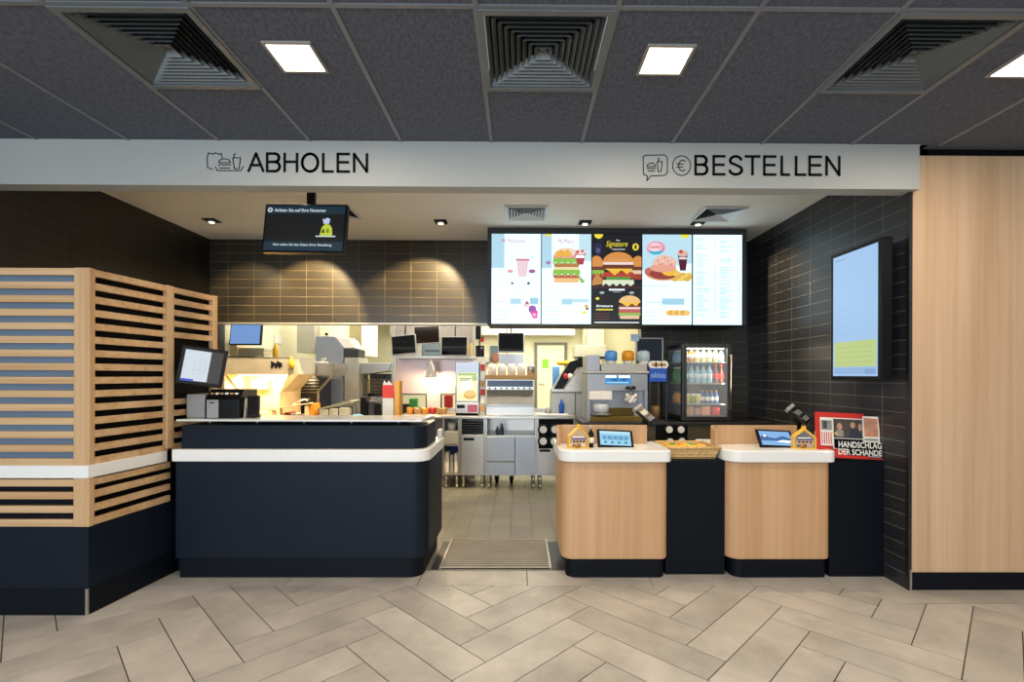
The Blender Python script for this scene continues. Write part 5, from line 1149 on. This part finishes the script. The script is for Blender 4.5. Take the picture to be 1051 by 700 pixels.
# ------------------------------------------------------------------ drinks fridge
D = 5.15; fx0, fx1 = X(700.5, D), X(751, D); fz0, fz1 = ZR+.01, Z(352, D); fy1 = DB-.01
t = thing('drinks_fridge', ((fx0+fx1)/2, 5.4, ZR), 'black countertop drinks fridge with glass door and lit shelves', 'fridge')
mb = MB()
mb.box(fx0, fx1, D+.03, fy1, fz1-.04, fz1, M_dksteel, .003); mb.box(fx0, fx1, D+.03, fy1, fz0, fz0+.05, M_dksteel, .003)
mb.box(fx1-.02, fx1, D+.03, fy1, fz0+.05, fz1-.04, M_dksteel); mb.box(fx0+.015, fx1-.02, fy1-.02, fy1, fz0+.05, fz1-.04, M_black)
mb.box(fx0, fx0+.02, D+.03, D+.06, fz0+.05, fz1-.04, M_dksteel); mb.box(fx0, fx0+.02, fy1-.03, fy1, fz0+.05, fz1-.04, M_dksteel); mb.build('cabinet', t)
mb = MB(); mb.box(fx0+.005, fx0+.009, D+.06, fy1-.03, fz0+.05, fz1-.04, G_clear); mb.build('side_pane', t)
mb = MB()
mb.box(fx0, fx0+.045, D, D+.028, fz0, fz1, M_dksteel, .004); mb.box(fx1-.045, fx1, D, D+.028, fz0, fz1, M_dksteel, .004); mb.box(fx0+.045, fx1-.045, D, D+.028, fz1-.045, fz1, M_dksteel, .004); mb.box(fx0+.045, fx1-.045, D, D+.028, fz0, fz0+.045, M_dksteel, .004); d = mb.build('door', t)
mb = MB(); mb.box(fx0+.045, fx1-.045, D+.012, D+.016, fz0+.045, fz1-.045, G_clear); mb.build('glass', d)
mb = MB(); mb.tube([(fx1-.02, D, fz1-.12), (fx1-.02, D-.03, fz1-.12), (fx1-.02, D-.03, fz0+.12), (fx1-.02, D, fz0+.12)], .008, M_steel); mb.build('handle', d)
shz = [Z(y, 5.3) for y in (371, 392.5, 413.5)]
for z in shz: mb = MB(); mb.box(fx0+.025, fx1-.025, D+.05, fy1-.03, z-.012, z, M_steelw, .002); mb.build('shelf', t)
for k, yy in ((0, D+.05),):
    mb = MB(); mb.box(fx0+.06, fx1-.06, yy, yy+.02, fz1-.055, fz1-.041, E('#fff2d6', 6)); mb.build('light_strip', t)
l = area('fridge_light', ((fx0+fx1)/2, D+.09, fz1-.06), (math.radians(-25), 0, 0), .36, .04, 1.1, (1, .95, .85))
l = area('fridge_light', (fx1-.06, D+.05, (fz0+fz1)/2), (math.radians(90), 0, math.radians(25)), .03, .6, 1.4, (1, .95, .85))
def bott(x, y, z, h, r, body, cap, label, lbl=None):
    o = thing('bottle', (x, y, z), label, 'bottle', 'bottles in the drinks fridge')
    mb = MB(); mb.lathe([(r*.9, 0), (r, .01), (r, h*.6), (r*.5, h*.78), (r*.42, h*.9)], (x, y, z), body, 12); mb.build('body', o)
    mb = MB(); mb.cyl((x, y, z+h*.9), r*.5, h*.1, cap, seg=12); mb.build('cap', o)
    if lbl: mb = MB(); mb.cyl((x, y, z+h*.22), r*1.03, h*.28, lbl, seg=12); mb.build('sticker', o)
Bjuice = mat('juice_amber', '#cf8a28', .2, 0, .1); Bwater = mat('water_blue', '#8fbcd0', .15); Bgrn = mat('green_bottle', '#2c8c3a', .2); Bcola = mat('cola_brown', '#5a2a1c', .2); Bpale = mat('pale_juice', '#d6cf9a', .2)
ordn = ('first', 'second', 'third', 'fourth', 'fifth', 'sixth', 'seventh', 'eighth')
bx = lambda k, n: fx0+.07+(fx1-fx0-.13)*k/(n-1)
for k in range(7):
    body, nm = ((Bjuice, 'amber'), (Bjuice, 'amber'), (Bpale, 'pale yellow'), (Bpale, 'pale yellow'), (Bpale, 'pale yellow'), (Bpale, 'pale yellow'), (Bwater, 'pale blue'))[k]
    bott(bx(k, 7), D+.12, shz[0]+.0005, .155, .029, body, M_yellow, '%s bottle on the top fridge shelf, %s from the hinge side by the rolls' % (nm, ordn[k]), M_paper)
for k in range(7):
    body, nm = ((Bgrn, 'green'), (Bwater, 'clear blue'), (Bwater, 'clear blue'), (Bwater, 'clear blue'), (Bwater, 'clear blue'), (Bcola, 'brown'), (Bcola, 'brown'))[k]
    bott(bx(k, 7), D+.12, shz[1]+.0005, .2, .03, body, (M_blue, M_blue, M_blue, M_blue, M_blue, M_red, M_red)[k], '%s bottle on the second fridge shelf, %s from the hinge side by the rolls' % (nm, ordn[k]), mat('lbl', '#cfe2ea', .4) if k < 5 else M_red)
for k in range(4):
    bott(fx0+.25+.05*k, D+.12, shz[2]+.0005, .14, .022, mat('bottle_navy', '#3a5f96', .25), M_orange, 'navy blue bottle with orange cap on the third fridge shelf, %s of four' % ordn[k], M_paper)
for k in range(3):
    x = fx0+.09+.055*k; o = thing('salad_cup', (x, D+.11, shz[2]), 'clear %s salad cup on the third fridge shelf, %s of three' % (('yellow', 'green', 'yellowish')[k], ordn[k]), 'cup', 'salad cups in the fridge')
    mb = MB(); mb.lathe([(.024, .0005), (.03, .075), (.031, .085)], (x, D+.11, shz[2]), (mat('salad_yellow', '#d9c24a', .5), mat('salad_green', '#8fae3c', .5, 0, .3, 40), mat('salad_mix', '#e0d27a', .5))[k], 14); mb.build('cup_body', o)
    mb = MB(); mb.lathe([(.031, .085), (.024, .105)], (x, D+.11, shz[2]), M_paper, 14); mb.build('lid', o)
for k, (x0_, x1_, h, m_, lab) in enumerate(((.06, .15, .10, M_card, 'brown wrapped snack on the fridge bottom, hinge side'), (.16, .22, .08, P_skin, 'flesh coloured snack pack on the fridge bottom, second from the hinge side'), (.23, .32, .10, mat('peach', '#e8a184', .5), 'peach coloured box on the fridge bottom, tallest of four'), (.34, .42, .09, M_red, 'reddish box on the fridge bottom beside the door handle'))):
    mb = MB(); mb.box(fx0+x0_, fx0+x1_, D+.07, D+.17, fz0+.0505, fz0+.05+h, m_, .01); mb.build('snack_box', None, lab, 'snack box', 'snack boxes on the fridge bottom')
for s in range(2):
    for k in range(3):
        bott(fx0+.05, D+.22+.09*k, shz[1-s]+.0005, (.17, .13)[s], .028, (Bgrn, Bwater)[s], M_paper, '%s bottle behind the fridge side glass, %s from the door' % (('dark green', 'pale blue')[s], ordn[k]))
for k in range(3): bott(fx0+.05, D+.22+.09*k, shz[2]+.0005, .12, .028, Bjuice, M_green, 'amber bottle low behind the fridge side glass, %s from the door' % ordn[k])

# ------------------------------------------------------------------ kitchen: cooking line on the left
ZK = .90
t = thing('cooking_table', (-2.3, 6.4, 0), 'stainless steel cooking line table behind the collection counter', 'table')
kx0, kx1 = XL+.01, X(404, 5.9)
mb = MB(); mb.box(kx0, kx1, 5.9, 7.0, ZK-.04, ZK, M_steel, .004); mb.build('top', t)
mb = MB(); mb.box(kx0, kx1, 5.93, 6.98, .2, ZK-.04, M_steelw); mb.build('cabinet', t)
for x in (kx0+.05, -2.4, kx1-.05):
    for y in (6.0, 6.9): mb = MB(); leg(mb, x, y, .2); mb.build('leg', t)
# warming hood with bright interior
t = thing('warming_cabinet', (X(268, 6.0), 6.3, ZK), 'open steel warming cabinet glowing warm inside, under the cartons', 'cabinet')
D = 6.0; x0, x1 = X(231, D), X(306, D); zt, zf = Z(367.5, D), Z(385, D)
mb = MB(); mb.box(x0, x1, D, D+.5, zf, zt, mat('hood_steel', '#c9c1ae', .4, .15), .003); mb.build('hood', t)
M_warm_steel = mat('steel_golden_light', '#e6c894', .4, .1, .08, 5)  # steel, with the golden light inside put into its colour
mb = MB(); mb.box(x0, X(290, D), D+.47, D+.5, ZK, zf, M_warm_steel); mb.build('back_panel', t)
mb = MB()
mb.prism([(D, zf), (D+.46, zf), (D+.46, ZK), (D+.3, ZK), (D+.3, Z(404, D))], x0, x0+.02, M_warm_steel, axis='x')
mb.build('side_panel', t)
mb = MB(); pts = [(x1, zf), (X(289.5, D), Z(403, D)), (X(289.5, D), ZK), (X(287, D), ZK), (X(287, D), Z(404.5, D)), (x1-.12, zf)]
mb.prism(pts, D+.0, D+.46, M_warm_steel, axis='y'); mb.build('side_panel', t)
mb = MB(); mb.box(X(240, D), X(258, D), D+.38, D+.46, Z(402, D), Z(391, D), M_steel2, .004); mb.build('inner_box', t, 'shiny grey inner box')
mb = MB(); mb.box(X(242, D), X(262, D), D+.15, D+.4, ZK, ZK+.08, M_warm_steel, .01); mb.build('food_pan', t)
mb = MB()
for k in range(6): mb.pbox(278+2*k, 279.4+2*k, 370.5+(k % 3), 378-(k % 2)*2, D-.012, .013, M_black, .002)
mb.build('magnet_clips', t, 'black clips on the hood front')
mb = MB(); mb.box(x0+.1, x1-.2, D+.1, D+.14, zf-.02, zf-.001, E('#ffd9a0', 5)); mb.build('heat_strip', t)
l = area('warming_light', ((x0+x1)/2-.05, D+.2, zf-.03), (math.radians(15), 0, 0), .7, .1, 22, (1, .78, .46))
mb = MB(); c = at(299, 371.5, D-.035); mb.lathe([(.028, 0), (.03, .08), (.012, .11), (.008, .14)], (c.x, D-.035, Z(378.5, D)), M_yellow, 14); mb.tube([(c.x, D-.035, Z(374, D)), (c.x, D+.0, Z(371, D))], .004, M_steel); mb.build('squeeze_bottle', None, 'small yellow squeeze bottle hooked on the warming cabinet front', 'bottle')
mb = MB(); mb.lathe([(.034, 0), (.036, .10), (.022, .13), (.012, .18)], (X(282.8, D+.15), D+.15, zt+.0005), M_yellow, 16); mb.build('squeeze_bottle', None, 'yellow squeeze bottle standing on top of the warming cabinet', 'bottle')
M_ct = mat('pale_carton', '#e6d2a8', .7, 0, .05, 8)
for k in range(5):
    z = zt+.0005+.042*k; mb = MB(); mb.box(X(222, D+.1), X(243.5, D+.1)-.006*(k % 2), D+.1, D+.4, z, z+.04, M_ct, .004); mb.build('carton', None, 'flat pale carton in the pile beside the slatted screen, '+('lowest', 'second from below', 'middle', 'second from the top', 'topmost')[k], 'carton', 'pale cartons piled on the warming cabinet')
for k in range(3):
    z = zt+.0005+.040*k; mb = MB(); mb.box(X(244.5, D+.12), X(271, D+.12)-.004*(k % 2), D+.12, D+.42, z, z+.038, mat('grey_carton', '#c8bfa2', .7), .004); mb.build('carton', None, 'long flat grey carton under the blue monitor, '+('lowest', 'middle', 'topmost')[k]+' of three', 'carton', 'grey cartons on the warming cabinet')
mb = MB(); mb.box(X(228, D+.1)+.0, X(262, D+.1), D+.02, D+.09, zt+.0005, zt+.012, M_black, .002); mb.build('tray', None, 'flat black tray on the front edge of the warming cabinet', 'tray')
# second hood over the grill
t = thing('grill_hood', (X(322, 6.5), 6.6, ZK), 'steel grill with sloping hood and brackets beside the warming cabinet', 'grill')
D = 6.53; x0, x1 = X(306.5, D), X(344, D); zt2, zf2 = Z(373, D), Z(386, D)
mb = MB(); mb.prism([(x0, zf2), (x0, zt2), (x1, zt2), (x1-.01, Z(379, D)), (x1-.05, zf2)], D, D+.5, M_steel, axis='y', bev=.003); mb.build('hood', t)
mb = MB(); mb.prism([(X(342, D), zf2), (X(339, D), zf2), (X(325.5, D), Z(402, D)), (X(325.5, D), Z(414, D)), (X(327, D), Z(414, D)), (X(327, D), Z(402.5, D))], D+.0, D+.03, M_steel, axis='y'); mb.box(X(325.5, D), X(327, D), D, D+.03, ZK, Z(413.9, D), M_steel); mb.build('bracket', t)
mb = MB(); mb.box(X(292, D), X(325, D), D+.12, D+.5, ZK+.02, Z(389, D), M_dksteel)
for k in range(5): mb.box(X(293, D), X(324, D), D+.1, D+.12, Z(404-3.2*k, D), Z(403.2-3.2*k, D), M_steel)
mb.build('grill_body', t, 'dark grill body with thin bars')
mb = MB(); mb.box(X(292, D), X(326, D), D+.06, D+.12, ZK, Z(405, D), M_dksteel, .004); mb.build('control_panel', t)
for k in range(4): c = at(295.5+7*k, 410, D+.05); mb = MB(); mb.cyl((c.x, D+.035, c.z), .02, .03, M_card, 'y', 14); mb.build('knob', t)
mb = MB(); mb.box(X(303, D), X(328, D), D+.05, D+.3, zt2+.0005, zt2+.02, M_paper, .004); mb.build('tray', None, 'thin white tray on top of the grill hood', 'tray')
mb = MB(); mb.lathe([(.03, 0), (.034, .05), (.034, .07)], (X(328.5, D+.2)+.05, D+.2, zt2+.0005), M_steelw, 14); mb.build('pot', None, 'small steel pot on top of the grill hood beside the white tray', 'pot')
# tall grey oven behind
t = thing('bun_oven', (X(338, 7.05), 7.2, 0), 'tall blue grey oven with sloped top corner in the cooking line', 'oven')
D = 7.03; G_ov = mat('oven_blue_grey', '#8f95a3', .35, .4, .05, 3)
mb = MB(); mb.prism([(X(a_, D), Z(b_, D)) for a_, b_ in ((324, 420), (324, 346), (343, 346), (352.4, 357), (352.4, 420))], D, D+.5, G_ov, axis='y', bev=.004); mb.box(X(325, D), X(352, D), D+.02, D+.48, 0, Z(419, D), G_ov); mb.build('casing', t)
mb = MB(); mb.pbox(353.3, 368, 367, 425, D-.0, .45, M_steelw, .004); mb.box(X(354, D), X(367.5, D), D+.02, D+.4, 0, Z(424, D), M_steelw); mb.build('side_unit', t, 'pale steel side unit')
mb = MB(); mb.pbox(353.3, 368, 358.5, 366.9, D+.02, .3, M_dksteel, .006); mb.build('control_head', t)
mb = MB(); mb.prism([(X(a_, D), Z(b_, D)) for a_, b_ in ((344, 346), (353, 357.8), (365, 357.8), (360, 349), (354, 347))], D+.0, D+.3, M_paper, axis='y', bev=.006); mb.build('white_cover', t, 'white sloping cover')
mb = MB(); c = at(361, 351, D+.05); mb.tube([(c.x-.03, D+.05, c.z-.05), (c.x-.02, D+.05, c.z+.05), (c.x+.04, D+.05, c.z+.05), (c.x+.05, D+.05, c.z-.08)], .012, M_steelw); mb.build('pipe', t)
# ducts and cupboards behind
for q, D_, m_, nm, lab, cat_ in (
    ((304.5, 323, 318, 362), 7.3, M_steelw, 'ventilation_duct', 'wide pale duct rising behind the grill hood', 'duct'),
    ((371, 382, 318, 366), 7.8, mat('duct_light', '#dfe3d8', .5), 'ventilation_duct', 'slim whitish duct above the fryer hood', 'duct')):
    mb = MB(); a = at(q[0], q[3], D_); b = at(q[1], q[2], D_); mb.box(a.x, b.x, D_, D_+.3, a.z, 2.6195, m_, .003); mb.build(nm, None, lab, cat_)
t = thing('wall_cupboard', (X(336, 7.5), 7.6, 1.9), 'cream cupboard with small dark knob above the blue grey oven', 'cupboard')
mb = MB(); mb.box(X(323.5, 7.5), X(349, 7.5), 7.5, 7.9, Z(346.5, 7.5), 2.6, mat('cupboard_cream', '#f0e5b8', .5), .003); mb.build('body', t)
c = at(335.5, 343, 7.5); mb = MB(); mb.cyl((c.x, 7.475, c.z), .02, .03, M_black, 'y', 14); mb.build('knob', t)
t = thing('tall_fridge', (X(288, 8.2), 8.4, 0), 'tall steel fridge standing behind the yellow squeeze bottle', 'fridge')
mb = MB(); mb.box(X(284, 8.2), X(303, 8.2), 8.2, 8.8, .1, 2.3, mat('steel_olive_grey', '#8d8566', .4, .5), .004); mb.box(X(285, 8.2), X(302, 8.2), 8.25, 8.75, 0, .1, M_blackm); mb.build('body', t)  # even olive grey over the whole body
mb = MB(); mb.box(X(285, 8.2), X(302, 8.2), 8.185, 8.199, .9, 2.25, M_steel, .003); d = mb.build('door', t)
mb = MB(); mb.tube([(X(287, 8.2), 8.185, 1.2), (X(287, 8.2), 8.14, 1.2), (X(287, 8.2), 8.14, 1.6), (X(287, 8.2), 8.185, 1.6)], .01, M_steel); mb.build('handle', d)
t = thing('tall_cabinet', (X(360, 8.6), 8.8, 0), 'tall olive grey cabinet behind the white oven cover', 'cabinet')
mb = MB(); mb.box(X(349.5, 8.6), X(370.5, 8.6), 8.6, 9.1, 0, 2.5, mat('olive_grey', '#a09468', .5), .004); mb.build('body', t)
mb = MB(); mb.box(X(351, 8.6), X(369, 8.6), 8.585, 8.599, .9, 2.4, mat('olive_grey2', '#978c62', .5), .003); mb.build('door', t)
mb = MB(); mb.box(XL, XL+.01, 7.2, 7.42, Z(352, 7.0), Z(344, 7.0), M_paper); mb.build('wall_notice', None, 'white paper notice on the side wall by the blue monitor', 'notice')
# fryer hood and fryer
t = thing('fryer', (X(385, 7.1), 7.3, 0), 'steel fryer with small hood and dark wire baskets behind the red carton', 'fryer')
D = 7.08; x0, x1 = X(369.5, D), X(403, D)
mb = MB(); mb.prism([(x0, Z(384.5, D)), (x0, Z(373, D)), (x1-.02, Z(373, D)), (x1-.06, Z(381, D)), (x1-.12, Z(382, D))], D, D+.5, M_steel, axis='y', bev=.003); mb.build('hood', t)
mb = MB(); mb.box(x0, x1, D+.04, D+.52, .1, Z(408, D), M_steel2, .004); mb.box(x0+.02, x1-.02, D+.08, D+.5, 0, .1, M_blackm); mb.build('body', t)
mb = MB(); mb.box(x0+.0, x1-.04, D+.46, D+.5, Z(408, D), Z(384, D), M_dksteel); mb.build('back_panel', t)
for k in range(3):
    bx_ = x0+.03+.14*k; mb = MB(); zb1, zb2 = Z(404, D), Z(390, D); M_wire = mat('basket_wire', '#6a6650', .4, .6)
    for i in range(6): mb.box(bx_+.022*i, bx_+.022*i+.004, D+.1, D+.104, zb1, zb2, M_wire); mb.box(bx_+.022*i, bx_+.022*i+.004, D+.3, D+.304, zb1, zb2, M_wire)
    for i in range(5):
        z = zb1+(zb2-zb1)*i/4-.002; mb.box(bx_, bx_+.114, D+.098, D+.102, z, z+.004, M_card); mb.box(bx_, bx_+.004, D+.1, D+.304, z, z+.004, M_card); mb.box(bx_+.11, bx_+.114, D+.1, D+.304, z, z+.004, M_card)
    mb.tube([(bx_+.057, D+.1, zb2), (bx_+.057, D-.08, zb2+.05)], .007, M_black)
    mb.box(bx_+.05, bx_+.064, D+.09, D+.3, Z(408, D), zb1, M_dksteel); mb.build('fry_basket', t, 'wire basket with black handle')
# items on the cooking table front
def tb(px0, px1, pt, D_, dep, m_, name, lab, cat_, bev=.006, grp=None):
    mb = MB(); mb.box(X(px0, D_), X(px1, D_), D_, D_+dep, ZK+.0005, Z(pt, D_), m_, bev); return mb.build(name, None, lab, cat_, grp)
D = 5.95
mb = MB(); mb.M = Matrix.Translation((X(298, D), D-.0, ZK+.16)) @ Matrix.Rotation(math.radians(-9), 4, 'Y'); mb.box(-.26, .26, -.045, .045, 0, .015, M_ct, .004); mb.M = None
mb.box(X(280, D), X(283, D), D-.03, D+.03, ZK+.0005, ZK+.12, M_ct); mb.box(X(314, D), X(317, D), D-.03, D+.03, ZK+.0005, ZK+.19, M_ct); mb.build('cutting_board', None, 'tilted pale board over the food bins beside the warming glow', 'board')
tb(291.5, 297, 424, D+.05, .2, mat('tomato', '#9c2e22', .4, 0, .2, 30), 'food_bin', 'dark red food bin under the tilted pale board', 'bin', .01)
tb(298, 303, 425, D+.05, .15, M_paper, 'food_bin', 'small white food bin beside the dark red one', 'bin')
tb(305, 311, 426, D+.05, .15, M_card, 'food_bin', 'brown food bin under the end of the tilted pale board', 'bin')
mb = MB(); mb.tube([(X(304, D), D-.01, Z(414, D)), (X(313, D), D-.01, Z(410.5, D)), (X(316, D), D-.01, Z(411.5, D))], .012, M_paper); mb.tube([(X(304, D), D-.01, Z(414, D)), (X(300, D), D+.0, Z(417, D))], .01, M_paper); mb.build('tongs', None, 'pale tongs lying on the tilted board', 'tongs')
tb(317, 322, 415, D, .2, M_orange, 'food_bin', 'amber upright box between tilted board and grey bins', 'bin')
for k, (a_, b_) in enumerate(((328, 337), (338, 347), (348, 358))):
    tb(a_, b_, 421-k*1.2, D+.0, .25, mat('bin_grey', '#9c9c90', .5, 0, .15, 20), 'food_bin', 'speckled grey food bin under the sloping steel lid, '+('nearest the amber box', 'middle one', 'nearest the blue cloth')[k], 'bin', .006, 'grey bins under the sloping lid')
mb = MB(); mb.prism([(X(326, D), Z(420, D)), (X(359, D), Z(411.5, D)), (X(362, D), Z(412.5, D)), (X(362, D), Z(414.5, D)), (X(326, D), Z(422.0, D))], D+.0, D+.28, mat('olive_steel', '#a6a78f', .35, .6), axis='y', bev=.002); mb.box(X(324, D), X(326.5, D), D+.1, D+.16, ZK+.0005, Z(420.5, D), M_steel); mb.box(X(360, D), X(362, D), D+.1, D+.16, ZK+.0005, Z(413, D), M_steel); mb.build('bin_lid', None, 'long sloping steel lid above the grey food bins', 'lid')
for k, (px, m_, r_) in enumerate(((363, M_red, .05), (367, mat('cloth_blue', '#5f9ec4', .8), .06))):
    mb = MB(); mb.ball((X(px, D+.08), D+.08, ZK+r_*.6), r_, m_, (1.5, 1, .6)); mb.build('cloth', None, ('crumpled dark red cloth beside the grey food bins', 'crumpled pale blue cloth on the cooking table')[k], 'cloth')
for k, (a_, b_, p_, m_) in enumerate(((370, 376, 408, M_black), (378, 384, 412, M_dksteel), (386, 391, 414, M_black))):
    tb(a_, b_, p_, D+.25, .2, m_, 'waste_bin', 'upright %s container behind the glass shelf, %s' % (('black', 'dark grey', 'black')[k], ('nearest the grey food bins', 'between the two black ones', 'beside the red carton holder')[k]), 'bin', .01)
